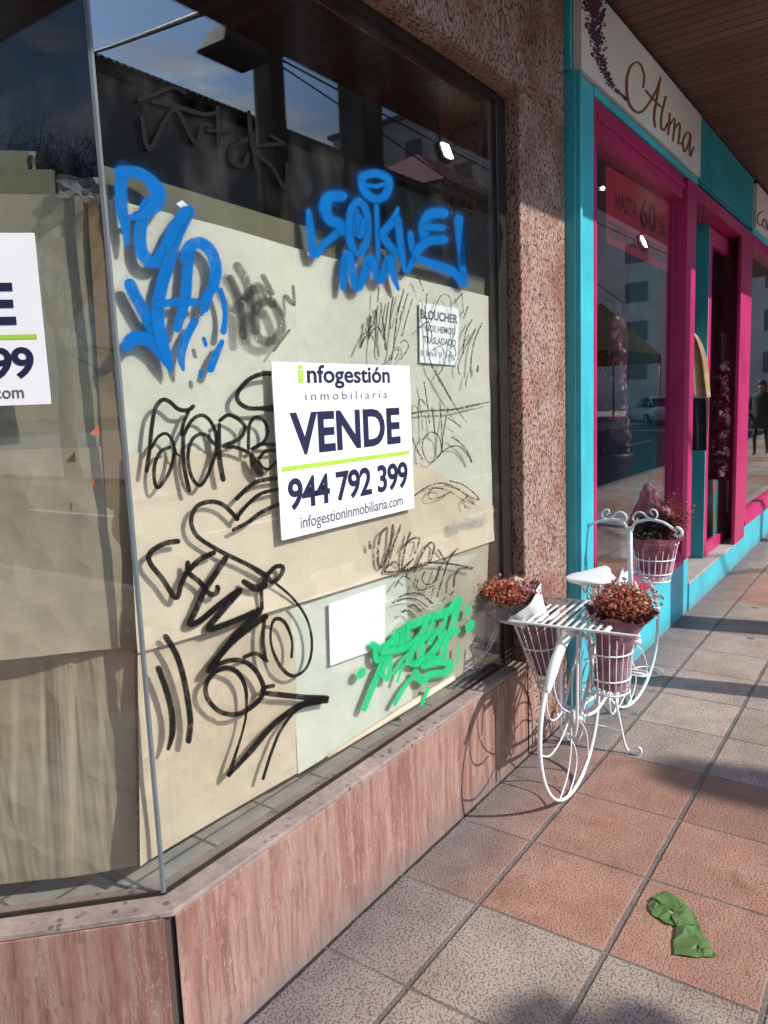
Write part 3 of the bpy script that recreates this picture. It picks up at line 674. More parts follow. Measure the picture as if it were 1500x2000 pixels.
tagpaint('graffiti', [
 (34, [(1215, 212), (1100, 222), (1000, 272), (920, 370), (922, 445), (1000, 500), (1100, 505), (1225, 505, 54)]),
 (32, [(155, 1025), (180, 850), (200, 650), (230, 500), (290, 432), (350, 450), (420, 510), (500, 520), (545, 488)]),
 (28, [(505, 530), (460, 640), (448, 720)]), (24, [(200, 830), (250, 745), (320, 715), (375, 780), (392, 860), (430, 905, 12)]),
 (28, [(345, 830), (270, 870), (222, 980), (222, 1110), (250, 1168), (310, 1100), (360, 1000), (392, 850)]),
 (32, [(462, 720), (462, 900), (480, 1050), (512, 1190)]),
 (28, [(470, 720), (530, 610), (610, 562), (680, 600), (730, 700), (740, 830), (700, 980), (640, 1110), (590, 1150), (530, 1070), (502, 930), (520, 800), (570, 735), (640, 722), (720, 800)]),
 (40, [(765, 640, 26), (758, 800), (768, 950), (795, 1095)]), (28, [(770, 605), (840, 560), (930, 600), (980, 670), (930, 760), (795, 820), (900, 830), (1005, 870)]),
 (26, [(1008, 840), (1015, 650), (1070, 578), (1140, 612), (1170, 700), (1130, 790), (1030, 850), (1120, 805), (1235, 810)]),
 (64, [(1035, 900, 40), (1060, 970), (1100, 1035)]), (26, [(1100, 920), (1150, 862), (1235, 855)]), (24, [(1095, 950), (1130, 1000), (1180, 1010), (1235, 955)]),
 (32, [(910, 1260), (1000, 1170), (1100, 1112), (1250, 1088)]), (28, [(905, 1430), (1000, 1310), (1110, 1220), (1260, 1180)]), (30, [(885, 1520), (1000, 1460), (1120, 1370), (1270, 1305)]),
], M['ink'], 'black looped letters with a big half circle, running in under the left edge of the sale board', .3, 4.2857, 250, 680)
tagpaint('graffiti', [
 (24, [(640, 190), (560, 110), (480, 90), (400, 120), (370, 200), (390, 270), (440, 320), (560, 390), (700, 458), (800, 520, 32), (850, 560), (900, 510), (905, 470), (860, 475), (810, 530), (795, 580, 40), (740, 595, 40), (682, 560, 30)]),
 (14, [(870, 572), (960, 650), (1040, 760), (1075, 880), (1070, 1000), (1030, 1080), (960, 1110, 20), (890, 1050, 20), (840, 930), (840, 820), (870, 775, 20), (920, 800, 20), (960, 900), (958, 1000)]),
 (20, [(780, 610), (785, 715)]),
 (28, [(290, 322), (210, 337), (130, 390), (130, 450), (200, 540), (280, 652), (312, 570), (350, 500), (420, 430), (500, 390)]),
 (28, [(350, 450), (355, 505), (420, 560), (480, 630), (520, 622), (525, 592)]),
 (32, [(572, 420), (520, 500), (450, 610), (400, 720), (362, 805), (430, 782), (540, 690), (655, 608), (560, 720), (472, 832), (560, 812), (680, 765), (772, 730), (640, 860), (540, 990), (475, 1072), (560, 965), (680, 850), (805, 765)]),
 (20, [(800, 765), (790, 900), (805, 1010)]),
 (26, [(470, 1080), (560, 1030), (660, 1020), (740, 1070), (790, 1160), (788, 1220), (740, 1280), (640, 1335), (540, 1320), (470, 1250), (455, 1170), (500, 1095), (580, 1062), (650, 1100), (690, 1190, 20), (692, 1330, 14), (670, 1440, 13), (630, 1570, 16), (592, 1690, 24)]),
 (22, [(682, 1000), (750, 980), (812, 1022)]),
 (30, [(850, 1168, 22), (795, 1182, 22), (795, 1208, 26), (900, 1222), (1030, 1236), (1165, 1248, 40), (1060, 1262), (960, 1310), (830, 1420), (720, 1550), (592, 1690, 20)]),
 (16, [(1130, 1262, 26), (1000, 1302), (900, 1420), (840, 1560), (792, 1712)]),
 (32, [(222, 882), (280, 980), (320, 1100), (350, 1250), (365, 1380), (355, 1488)]), (34, [(180, 1070), (220, 1180), (255, 1320), (260, 1440), (236, 1538, 18)]),
], M['ink'], 'large looping black marker scrawl with two upright bars in the lower left of the front window', .3, 3, 250, 950)
tagpaint('graffiti', [
 (14, [(230, 850), (290, 720), (340, 650), (360, 550, 26)]), (20, [(318, 595), (296, 780)]), (15, [(300, 760), (370, 680), (430, 780), (442, 862, 22)]), (10, [(400, 480), (420, 640), (442, 800)]),
 (10, [(385, 350), (350, 880), (372, 950)]), (12, [(465, 480), (430, 740)]), (11, [(505, 430), (478, 600), (485, 690)]), (12, [(595, 370), (545, 560), (520, 740), (500, 900), (452, 980)]),
 (9, [(630, 400), (570, 580), (560, 640)]), (10, [(665, 450), (620, 600), (578, 755)]), (22, [(490, 935), (480, 950)]), (8, [(520, 880), (550, 860), (545, 910), (520, 950)]), (9, [(565, 810), (605, 790), (632, 850), (570, 950)]),
 (10, [(700, 275), (720, 270), (755, 375)]), (9, [(790, 400), (768, 600)]), (7, [(870, 480), (915, 412), (980, 430), (990, 560)]), (9, [(1080, 400), (1020, 480)]), (7, [(1080, 400), (1092, 560)]),
 (11, [(1130, 510), (1095, 605)]), (11, [(1165, 620), (1110, 730), (1092, 900)]), (11, [(1248, 650), (1190, 780), (1165, 900), (1150, 1060)]), (9, [(1190, 700), (1100, 870), (1050, 1000), (1060, 1075)]),
 (16, [(1215, 1005), (1210, 1050)]), (8, [(1130, 1070), (1110, 1170)]), (9, [(720, 690), (800, 640), (830, 760)]), (9, [(770, 500), (790, 700), (800, 900), (830, 1000), (880, 1100)]),
 (9, [(840, 870), (900, 840), (930, 900), (920, 1020), (880, 1100), (930, 1190), (990, 1290)]), (8, [(1020, 640), (1020, 740), (1000, 780), (970, 975)]), (8, [(870, 480), (820, 640)]), (8, [(980, 860), (1010, 840), (1030, 900), (1010, 960)]),
], M['ink2'], 'thin worn black pen scrawl running across the small notice', .3, 4.2857, 650, 480)
tagpaint('graffiti', [
 (18, [(108, 515), (250, 490), (500, 475), (700, 435), (835, 405, 8)]), (10, [(300, 80), (370, 180), (520, 450), (630, 600, 6)]), (11, [(230, 220), (260, 420), (280, 600)]),
 (10, [(175, 560), (180, 400), (210, 385), (240, 430)]), (10, [(375, 400), (390, 600), (400, 860)]), (11, [(450, 460), (410, 700), (395, 870)]), (8, [(300, 450), (315, 570), (330, 690)]), (8, [(180, 530), (185, 800)]),
 (11, [(210, 830), (230, 740), (300, 685), (370, 730), (390, 860), (350, 930), (280, 970), (230, 900), (212, 835)]), (14, [(120, 740), (165, 850), (212, 940)]), (11, [(408, 862), (480, 820), (560, 820), (620, 880), (670, 960)]),
 (14, [(495, 735), (570, 790), (640, 880), (672, 962)]), (12, [(140, 1277), (230, 1210), (340, 1165), (440, 1168), (560, 1222)]), (11, [(400, 1210), (310, 1210), (268, 1270), (290, 1308), (380, 1290), (480, 1240)]),
 (12, [(470, 1140), (580, 1170), (680, 1240), (740, 1315), (640, 1280), (588, 1245)]), (10, [(640, 1280), (600, 1310), (612, 1390)]), (9, [(620, 1300), (700, 1360)]), (8, [(450, 550), (520, 600), (580, 640)]),
], M['ink2'], 'thin black loops and a long bar at the right end of the front window beside the sale board', .3, 4.762, 780, 700)
tagpaint('graffiti', [
 (22, [(458, 225), (460, 262)]), (17, [(582, 118), (545, 150), (520, 260), (520, 390), (550, 400), (600, 280), (628, 98)]), (16, [(685, 100), (632, 240), (590, 380), (568, 432)]), (14, [(755, 150), (720, 250), (690, 412)]),
 (14, [(690, 272), (760, 200), (822, 195), (800, 270), (790, 300)]), (14, [(582, 402), (640, 365), (680, 400), (690, 430), (775, 345)]), (14, [(780, 440), (850, 290), (900, 225), (932, 250), (900, 362)]), (13, [(960, 275), (1000, 340), (1040, 380)]),
 (12, [(1102, 270), (1050, 330), (1000, 460), (950, 620)]), (14, [(570, 440), (700, 430), (870, 375), (1040, 380), (1210, 410)]), (14, [(1205, 415), (1120, 415), (1080, 470), (1075, 545)]),
 (10, [(860, 440), (840, 490), (870, 530), (930, 510), (970, 400)]), (9, [(810, 500), (800, 550), (850, 570), (920, 540)]), (14, [(680, 622), (740, 600), (830, 600), (915, 668)]), (9, [(632, 665), (720, 635), (800, 640), (880, 695)]),
 (15, [(745, 690), (780, 680), (835, 730)]), (9, [(695, 735), (740, 720), (795, 770)]), (9, [(640, 550), (700, 470), (760, 500)]), (9, [(1075, 580), (1045, 610)]),
], M['ink2'], 'spiky black signature with small arcs under it, above the green graffiti', .3, 3.75, 600, 1000)
tagpaint('graffiti', [
 (46, [(487, 975), (530, 1002), (610, 962), (680, 880), (705, 905), (690, 980), (648, 1005), (650, 900)]), (50, [(722, 845), (750, 832), (900, 775), (1040, 725), (1105, 650)]), (36, [(1110, 650), (1100, 700), (1080, 790), (1045, 900)]),
 (34, [(500, 1000), (512, 1090), (580, 1040), (540, 1130), (485, 1270), (418, 1438)]), (34, [(742, 840), (745, 960), (850, 880), (870, 800), (905, 760)]), (44, [(560, 1025), (700, 1000), (830, 935), (960, 870), (1000, 905), (900, 1050), (800, 1110)]),
 (36, [(802, 965), (762, 1040), (762, 1110), (830, 1080), (842, 965)]), (30, [(540, 1180), (605, 1065), (592, 1220), (535, 1182)]), (34, [(1100, 872), (1025, 920), (990, 1060), (900, 1065)]), (44, [(800, 1180), (842, 1240), (900, 1192), (1020, 1172), (1048, 1105), (960, 1100), (860, 1125)]),
 (22, [(885, 1290), (842, 1405)]), (24, [(790, 1190), (720, 1270), (640, 1405)]), (48, [(390, 1190), (402, 1170)]), (26, [(900, 960), (930, 900), (950, 860)]), (24, [(1020, 740), (1000, 840), (960, 880)]),
 (22, [(930, 770), (905, 860), (880, 900)]), (22, [(640, 1180), (690, 1090), (740, 1040)]), (22, [(560, 1000), (640, 940)]), (12, [(1110, 980), (1102, 1110)]),
 (26, [(1182, 700), (1175, 742)]), (44, [(1200, 820), (1185, 852)]), (16, [(660, 1240), (700, 1130), (760, 1090)]),
], M['green'], 'bright green spray-painted letters in the lower right corner of the front window', .36, 3.75, 600, 1000, over=.28)
tagpaint('graffiti', [
 (14, [(545, 390), (620, 362), (680, 340), (720, 360)]), (14, [(556, 460), (582, 582), (640, 480), (690, 432), (765, 560), (790, 490), (822, 492)]), (14, [(600, 395), (700, 420), (790, 445), (850, 440)]), (13, [(850, 420), (855, 565)]), (13, [(815, 510), (905, 512)]),
 (17, [(960, 545), (905, 580), (908, 630), (950, 648), (968, 610)]), (14, [(972, 440), (980, 520), (1002, 655)]), (13, [(1110, 560), (990, 580), (1060, 650), (1115, 735), (1122, 640)]), (12, [(1060, 530), (1110, 560)]),
], M['ink'], 'faint black scrawl high on the dark part of the front window', .3, 2, 0, 0)
tagpaint('graffiti', [
 (30, [(900, 1090), (940, 1190), (950, 1310)]), (34, [(928, 1042), (970, 1130), (990, 1290), (1050, 1335), (1100, 1280), (1060, 1180), (1000, 1205), (1000, 1290)]), (20, [(1028, 1080), (1062, 1145)]), (18, [(1118, 1160), (1142, 1185)]),
 (34, [(960, 1160), (1010, 1122), (1060, 1185)]), (12, [(1145, 1120), (1150, 1190)]), (10, [(1070, 1370), (1130, 1290)]),
], M['smear'], 'smeared black paint patch to the right of the tall blue letters', .5, 2, 0, 0)
tagpaint('graffiti', [(70, [(500, 1560), (500, 1590)]), (60, [(560, 1545), (565, 1575)]), (60, [(625, 1525), (690, 1525)]), (60, [(720, 1515), (800, 1505)])], M['grey'], 'pale grey smear near the right edge of the kraft paper', .5, 4.762, 780, 700)
# ------------------------------------------------------------------ clothing shop next door
M['teal'] = painted('turquoise_paint', (.055, .47, .56), .4)
M['pink'] = painted('magenta_paint', (.44, .022, .12), .38)
M['signw'] = plain('cream_sign_panel', (.72, .66, .61), .5, var=.03)
M['goldink'] = plain('bronze_letters', (.23, .085, .03), .45, .2)
M['step'] = plain('grey_step_stone', (.36, .33, .31), .75, var=.15, bump=.15)
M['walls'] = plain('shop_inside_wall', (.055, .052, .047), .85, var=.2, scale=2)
M['straw'] = plain('straw_matting', (.26, .18, .10), .9, var=.35, scale=30, bump=.6)
M['tintm'] = tinted('mixed_colours', .75)
XF = .11
cs = empty('clothing_shop', (XF, 4.4, 0), 'turquoise and magenta clothing shop front with recessed glass door', 'shop')
mb = MB(); mb.box(-.2, XF, 2.335, 2.566, 0, 2.925); mb.box(-.05, XF-.012, 2.566, 4.496, 0, .41); mb.box(-.05, XF+.004, 2.566, 4.502, 2.885, 2.925)
mb.build('wall', M['teal'], cs, bevel=.003)
mb = MB(); mb.box(-.01, XF+.022, 2.34, 2.366, .002, 2.92); mb.build('corner_trim', M['teal'], cs, bevel=.002)
# window one
w1 = MB(); w1.box(-.02, XF+.003, 2.5665, 2.605, .49, 2.883); w1.box(-.02, XF-.02, 2.6055, 2.645, .49, 2.74); w1.box(-.03, XF-.006, 2.6055, 4.17, 2.742, 2.883)
w1.box(-.04, .042, 4.175, 4.262, .50, 2.883); w1.box(-.05, XF+.003, 4.2625, 4.498, .40, 2.883); w1.box(-.02, XF+.010, 2.607, 4.17, 2.80, 2.83)
w1f = w1.build('window_frame', M['pink'], cs, bevel=.004)
MB().extrude_y([(-.05, .395), (XF+.014, .395), (XF+.016, .43), (XF-.03, .50), (-.05, .502)], 2.568, 4.2615).build('window_sill', M['pink'], cs, bevel=.003)
MB().box(.045, .052, 2.644, 4.2618, .4955, 2.745).build('window_pane', M['glass2'], cs)
# entrance
MB().box(-.9, XF-.004, 4.504, 6.62, 0, .188).build('riser', M['teal'], cs)
MB().box(-.9, XF-.006, 4.504, 6.62, .189, .205).build('step', M['step'], cs, bevel=.003)
MB().box(-.60, .004, 5.380, 5.3915, .206, 2.883).build('wall_panel', M['teal'], cs)
MB().box(-.05, XF+.002, 4.503, 6.5, 2.80, 2.884).build('transom', M['pink'], cs, bevel=.003)
dr = MB(); dr.box(-.045, .003, 5.392, 5.50, .207, 2.79); dr.box(-.045, .003, 6.60, 6.73, .207, 2.79); dr.box(-.044, .0, 5.501, 6.599, .207, .30); dr.box(-.044, .0, 5.501, 6.599, 2.66, 2.789)
door = dr.build('door', M['pink'], cs, bevel=.004)
MB().box(-.025, -.018, 5.498, 6.602, .298, 2.663).build('pane', M['glass2'], door)
MB().box(.085, XF+.003, 6.06, 6.50, .206, 2.799).build('post', M['pink'], cs, bevel=.004)
# window two
mb = MB(); mb.box(-.05, XF-.010, 6.502, 11.5, 0, .30); mb.build('wall', M['teal'], cs)
MB().extrude_y([(-.05, .302), (XF+.010, .302), (XF+.010, .34), (XF-.02, .41), (-.05, .41)], 6.502, 11.5).build('window_sill', M['pink'], cs, bevel=.003)
w2 = MB(); w2.box(-.03, XF, 6.503, 6.56, .412, 2.883); w2.box(-.03, XF, 6.561, 11.5, 2.80, 2.883); w2.box(-.03, XF, 8.9, 9.05, .412, 2.799); w2.build('window_frame', M['pink'], cs, bevel=.004)
MB().box(.04, .047, 6.558, 11.5, .41, 2.802).build('window_pane', M['glass2'], cs)
# boards above
mb = MB(); mb.box(-.1, XF-.025, 4.52, 6.46, 2.93, 3.336)
for k in range(19): mb.extrude_y([(XF-.025, 2.935+k*.021), (XF+.004, 2.940+k*.021), (XF+.004, 2.946+k*.021), (XF-.025, 2.948+k*.021)], 4.521, 6.459)
mb.build('louvre_panel', M['teal'], cs)
mb = MB(); mb.box(-.1, XF, 2.336, 4.515, 3.312, 3.338); mb.box(-.1, XF-.02, 4.505, 4.519, 2.93, 3.311); mb.box(-.1, XF+.002, 6.461, 6.50, 2.93, 3.338); mb.box(-.1, XF+.004, 6.502, 11.5, 2.885, 2.93); mb.box(-.1, XF-.02, 2.336, 2.36, 2.93, 3.31)
mb.build('fascia_trim', M['teal'], cs, bevel=.002)
# inside of the shop
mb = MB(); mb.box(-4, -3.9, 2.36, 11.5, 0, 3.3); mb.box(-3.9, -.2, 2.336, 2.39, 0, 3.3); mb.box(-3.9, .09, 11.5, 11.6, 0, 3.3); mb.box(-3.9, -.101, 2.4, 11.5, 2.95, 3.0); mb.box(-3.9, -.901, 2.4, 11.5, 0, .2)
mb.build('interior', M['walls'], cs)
MB().box(-.9, -.051, 2.4, 4.5, .0, .47).build('display_floor', M['straw'], cs)
def sp(x, y, e=0.): return onx(x, y, XF+.022+e)
root = empty('shop_sign', (XF, 3.4, 2.93), 'cream shop sign reading Alma with a dark floral cluster', 'sign')
MB().box(XF-.02, XF+.02, 2.362, 4.502, 2.932, 3.310).build('panel', M['signw'], root, bevel=.003)
mb = MB()
def zs(pts, w): stroke(mb, [(1150+p[0]/4.286, p[1]/4.286)+((p[2]/4.286,) if len(p) > 2 else ()) for p in pts], w/4.286, 0, .0, sp)
zs([(455, 730, 16), (465, 640), (440, 550), (400, 520, 14), (350, 560, 20), (320, 660, 24), (322, 800, 24), (350, 890, 22), (400, 938, 20), (450, 930), (500, 870), (560, 770), (602, 655)], 18)
zs([(602, 655, 14), (575, 800, 20), (548, 960, 20), (556, 1060)], 17); zs([(480, 760), (530, 820), (600, 890)], 18)
zs([(645, 810), (612, 950), (606, 1060), (630, 1088), (662, 1030)], 17); zs([(680, 950), (666, 1125)], 17); zs([(668, 1060), (718, 990), (715, 1080), (705, 1178)], 16); zs([(714, 1085), (760, 1030), (760, 1130), (750, 1200), (785, 1195)], 16)
zs([(852, 1125), (822, 1110), (790, 1180), (800, 1268), (830, 1222), (855, 1125), (846, 1230), (850, 1308), (878, 1235)], 16)
mb.build('lettering', M['goldink'], root)
mb = MB(); rng = random.Random(11); path = spline([(45, -60), (50, 130), (60, 330), (120, 540), (190, 700), (250, 770), (310, 830)], 6)
for k in range(520):
    i = int(rng.random()**1.5*len(path)); i = min(i, len(path)-1); t_ = i/len(path); wd = 84*(1-t_)+7
    x, y = path[i][0]+rng.gauss(0, .55)*wd, path[i][1]+rng.gauss(0, .5)*wd
    if x < -60: continue
    r_ = rng.uniform(8, 21)*(1-.62*t_); a0 = rng.random()*3; n = rng.choice((4, 5, 6))
    col = rng.choice([(.03, .012, .04), (.12, .012, .03), (.05, .02, .06), (.018, .018, .05), (.16, .03, .05)])
    mb.poly([sp(1150+(x+r_*math.cos(a0+6.283*q/n))/4.286, (y+r_*1.25*math.sin(a0+6.283*q/n))/4.286, k*1e-6) for q in range(n)], col)
mb.build('flower_emblem', M['tintm'], root)
root = empty('shop_sign', (XF, 8, 2.93), 'second cream sign cut off at the right edge of the photo', 'sign')
MB().box(XF-.02, XF+.02, 6.56, 9.2, 2.932, 3.310).build('panel', M['signw'], root, bevel=.003)
mb = MB(); mb_ = mb
for pts in ([(1490, 412), (1481, 420), (1480, 436), (1488, 440)], [(1492, 428), (1489, 440), (1497, 446), (1496, 432), (1492, 428)], [(1502, 432), (1500, 450), (1507, 452)]): stroke(mb, pts, 2.6, 0, 0, sp)
mb.build('lettering', M['goldink'], root)
# sale banner inside
M['banner'] = plain('pink_banner', (.88, .03, .12), .6, var=.05); M['bannerink'] = plain('dark_banner_print', (.05, .005, .02), .6)
bA, bB, bC, bD = (1183, 322), (1308, 396), (1304, 531), (1185, 474)
def bn(u, v, e=.0):
    x = (bD[0]*(1-u)+bC[0]*u)*(1-v)+(bA[0]*(1-u)+bB[0]*u)*v; y = (bD[1]*(1-u)+bC[1]*u)*(1-v)+(bA[1]*(1-u)+bB[1]*u)*v
    return onx(x, y, .022+e)
root = empty('sale_banner', bn(.5, .5), 'pink banner announcing HASTA 60 in the clothing shop window', 'banner')
mb = MB(); mb.poly([bn(0, 0), bn(1, 0), bn(1, 1), bn(0, 1)]); mb.poly([bn(0, 1, -.001), bn(1, 1, -.001), bn(1, 0, -.001), bn(0, 0, -.001)]); mb.build('panel', M['banner'], root)
mb = MB(); F = lambda u, v: bn(u, v, .0006)
put_line(root, M['bannerink'], 'HASTA', F, (.15, .50, .50, .74), .03); put_line(root, M['bannerink'], '60', F, (.54, .44, .80, .86), .035); put_line(root, M['bannerink'], '%', F, (.83, .46, .95, .66), .02); put_line(root, M['bannerink'], 'OFERTAS DE TEMPORADA', F, (.03, .10, .97, .31), .03)
# spotlights that are lit inside
M['lamp'] = emit('lit_lamp', (1, .97, .9), 14); M['lampw'] = plain('white_lamp_body', (.6, .6, .58), .4)
for px, py, X_, lab in ((1177, 368, -.30, 'small lit spotlight at the left edge of the clothing shop window'),):
    p = onx(px, py, X_); root = empty('spotlight', p, lab, 'lamp')
    d = Vector((.6, -.75, -.25)).normalized(); k = .8 if px > 1200 else .40
    mb = MB(); mb.tube([p-d*.09*k, p-d*.005*k, p+d*.0*k], [.026*k, .036*k, .036*k], 12); mb.build('lamp_body', M['bronze'], root, True)
    mb = MB(); mb.tube([p+d*.001, p+d*.004], .032*k, 12); mb.build('lens', M['lamp'], root)
    mb = MB(); mb.tube([p-d*.05*k, p-d*.05*k+Vector((0, 0, .12))], .007, 6); mb.tube([p-d*.05*k+Vector((0, 0, .12)), Vector((p.x-.03, p.y+.03, 2.95))], .004, 5); mb.build('rod', M['bronze'], root)
# dressed mannequin in the window
p0 = onx(1200, 950, -.22); zb = .47
root = empty('mannequin', (p0.x, p0.y, zb), 'mannequin in a dark flowery dress on a black pedestal in the clothing shop window', 'mannequin')
def ringz(cx, cy, z, rx, ry, n=20, wob=0., ph=0): return [(cx+rx*math.cos(6.283*k/n)*(1+wob*math.sin(5*6.283*k/n+ph)), cy+ry*math.sin(6.283*k/n)*(1+wob*math.sin(5*6.283*k/n+ph)), z) for k in range(n)]
M['blackwood'] = plain('black_pedestal', (.02, .02, .02), .5, var=.3)
mb = MB(); mb.loft([ringz(p0.x, p0.y, z, r, r) for z, r in ((zb, .125), (zb+.03, .125), (zb+.04, .11), (1.12, .105), (1.14, .12), (1.17, .12))]); mb.build('pedestal', M['blackwood'], root, True)
t = NT('flowery_fabric'); v = t.pos(); vo = t.n('TexVoronoi', None, Vector=v, Scale=44.)
c = t.ramp(t.n('TexWhiteNoise', None, Vector=vo.outputs['Position']).outputs['Value'], [(0, (.02, .013, .025)), (.6, (.04, .02, .05)), (.78, (.20, .025, .09)), (.9, (.36, .08, .2)), (.97, (.4, .36, .4))], 'CONSTANT'); M['fabric'] = t.done(t.bsdf(c, .85))
mb = MB(); mb.loft([ringz(p0.x, p0.y, z, a, b, 24, wb, z*3) for z, a, b, wb in ((1.18, .11, .12, .10), (1.30, .10, .11, .08), (1.48, .09, .10, .05), (1.62, .07, .085, .02), (1.78, .08, .10, .0), (1.92, .08, .11, .0), (2.0, .06, .09, .0), (2.03, .035, .04, 0))]); mb.build('dress', M['fabric'], root, True)
mb = MB(); mb.loft([ringz(p0.x, p0.y, z, r, r) for z, r in ((2.02, .038), (2.10, .036), (2.13, .03), (2.14, .012))]); mb.build('neck', M['blackwood'], root, True)
# garments hung by the door
M['mustard'] = plain('mustard_cloth', (.47, .33, .19), .95, var=.25, scale=14, bump=.5); M['darkcloth'] = plain('dark_blue_cloth', (.015, .02, .03), .9, var=.4, scale=10)
def garment(name, secs, mat, lab):
    """secs: (z, x centre, half width, depth); hung flat against the side of the entrance"""
    mb = MB(); rings = []
    for z, xc, hw, dp in spline(secs, .03): rings.append([(xc+hw*math.cos(6.283*k/36)*(1+.05*math.sin(5*6.283*k/36+z*4)), 5.27+dp*math.sin(6.283*k/36)*(1+.5*math.sin(7*6.283*k/36+z*3)), z) for k in range(36)])
    mb.loft(rings); return tag(mb.build(name, mat, None, True, loc=(secs[0][1], 5.27, secs[0][0])), lab, 'garment', 'clothes hung beside the shop door')
def gz(px, py): q = ony(px, py, 5.22); return q.x, q.z
x1, z1 = gz(1383, 775); x0, z0 = gz(1358, 655)
garment('jacket', [(z0+.03, -.12, .04, .016), (z0, -.11, .062, .022), (1.90, -.105, .092, .026), (1.80, -.10, .118, .030), (1.70, -.10, .132, .033), (1.60, -.10, .144, .036), (z1+.02, -.10, .154, .036), (z1, -.10, .156, .034), (z1-.004, -.10, .155, .031)], M['mustard'], 'mustard jacket hanging beside the shop door')
garment('trousers', [(z1-.012, -.09, .130, .026), (z1-.03, -.09, .136, .028), (z1-.2, -.09, .137, .027), (z1-.33, -.09, .134, .026), (z1-.405, -.09, .135, .025), (z1-.41, -.09, .134, .022)], M['darkcloth'], 'dark blue garment hanging below the mustard jacket')
mb = MB(); mb.tube([(-.16, 5.29, z0+.04), (-.16, 5.29, z0+.10), (-.15, 5.378, z0+.115)], .006, 6)
tag(mb.build('coat_hook', M['bronze'], None, True, loc=(-.16, 5.29, z0+.04)), 'dark hook on the turquoise side of the shop entrance holding the clothes', 'hook')
# things stuck in the door glass
def dp(x, y, e): return onx(x, y, e)
root = empty('poster', dp(1410, 1000, -.03), 'aqua and pink illustrated poster low in the shop door', 'poster')
M['aqua'] = plain('aqua_print', (.14, .50, .48), .6); M['salmon'] = plain('salmon_print', (.72, .28, .34), .6); M['ochre'] = plain('ochre_print', (.55, .42, .16), .6)
mb = MB(); mb.poly([dp(x, y, -.030) for x, y in ((1393, 1063), (1419, 1044), (1420, 940), (1393, 936))]); mb.build('panel', M['aqua'], root)
mb = MB(); mb.poly([dp(x, y, -.0296) for x, y in ((1393, 968), (1399, 958), (1401, 944), (1393, 936))]); mb.poly([dp(x, y, -.0296) for x, y in ((1413, 955), (1420, 958), (1420, 912), (1417, 912))]); mb.build('print', M['salmon'], root)
mb = MB(); mb.poly([dp(x, y, -.0296) for x, y in ((1394, 1035), (1399, 1020), (1398, 1003), (1394, 995))]); stroke(mb, [(1395, 1005), (1401, 1014), (1404, 1030), (1402, 1050)], 2.2, -.0294, 0, dp); mb.build('print', M['ochre'], root)
mb = MB(); mb.poly([dp(x, y, -.0302) for x, y in ((1410, 702), (1423, 702), (1423, 652), (1410, 650))]); tag(mb.build('door_notice', M['sheet'], None, loc=dp(1416, 676, -.03)), 'narrow white notice stuck inside the shop door', 'notice')
mb = MB(); rng = random.Random(4)
for k in range(260):
    x, y = rng.uniform(1395, 1424), rng.uniform(705, 925)
    x = 1395+(x-1395)*(1-.25*abs((y-815)/110)); q = dp(x, y, -.16+rng.uniform(-.05, .05)); s_ = rng.uniform(.02, .05)
    col = rng.choice([(.30, .06, .14), (.42, .12, .22), (.12, .03, .08), (.55, .3, .38), (.05, .03, .06)])
    a = Vector((rng.gauss(0, 1), rng.gauss(0, 1), rng.gauss(0, 1))).normalized(); b = a.orthogonal().normalized(); mb.poly([q+a*s_, q+b*s_, q-a*s_*.8, q-b*s_], col)
tag(mb.build('scarf_bundle', M['tintm'], None, loc=dp(1410, 815, -.16)), 'bundle of pink and plum scarves hanging behind the shop door glass', 'scarves')
# ------------------------------------------------------------------ lamps under the soffit
root = empty('floodlight', (1.45, 1.9, 3.3), 'grey box floodlight on the soffit edge, mirrored in the dark top of the front window', 'lamp')
mb = MB(); mb.loft([[(1.42, 1.81, 3.29), (1.62, 1.81, 3.29), (1.62, 2.11, 3.29), (1.42, 2.11, 3.29)], [(1.42, 1.80, 3.30), (1.63, 1.80, 3.30), (1.63, 2.12, 3.30), (1.42, 2.12, 3.30)], [(1.45, 1.85, 3.40), (1.55, 1.85, 3.40), (1.55, 2.07, 3.40), (1.45, 2.07, 3.40)]])
mb.build('housing', plain('grey_lamp_housing', (.10, .10, .10), .5), root, bevel=.006)
MB().box(1.44, 1.60, 1.83, 2.09, 3.282, 3.2895).build('lens', M['bronze'], root); mb = MB(); mb.tube([(1.40, 1.93, 3.5), (1.52, 1.93, 3.5), (1.54, 1.93, 3.42)], .016, 8); mb.build('bracket', M['bronze'], root)
root = empty('floodlight', (1.12, 3.41, 3.1), 'lit white lamp under the soffit, mirrored as a bright spot in the front window', 'lamp')
mb = MB(); mb.obox((1.10, 3.32, 3.04), (0, 1, 0), (.35, 0, .94), (.94, 0, -.35), .10, .12, .05); mb.build('housing', M['bronze'], root, bevel=.006)
mb = MB(); mb.obox((1.099, 3.33, 3.05), (0, 1, 0), (.35, 0, .94), (-.94, 0, .35), .08, .095, .004); mb.build('lens', emit('lit_led', (.85, 1, 1), 30), root)
mb = MB(); mb.tube([(1.17, 3.385, 3.12), (1.2, 3.385, 3.34)], .01, 6); mb.build('bracket', M['bronze'], root)
root = empty('floodlight', (1.1, 7.0, 3.15), 'narrow lit lamp under the soffit, mirrored as a slanting white glint on the pink banner', 'lamp')
g_ = onx(1260, 467, .052); d_ = g_-CAM; tt = (1.1-g_.x)/(-d_.x); lp = Vector((1.1, g_.y+d_.y*tt, g_.z+d_.z*tt)); root.location = (lp.x, lp.y, lp.z+.05)
mb = MB(); mb.obox(lp+Vector((0, -.11, -.03)), (0, .94, -.34), (.25, .33, .91), (.96, -.1, -.24), .20, .085, .05); mb.build('housing', M['bronze'], root, bevel=.005)
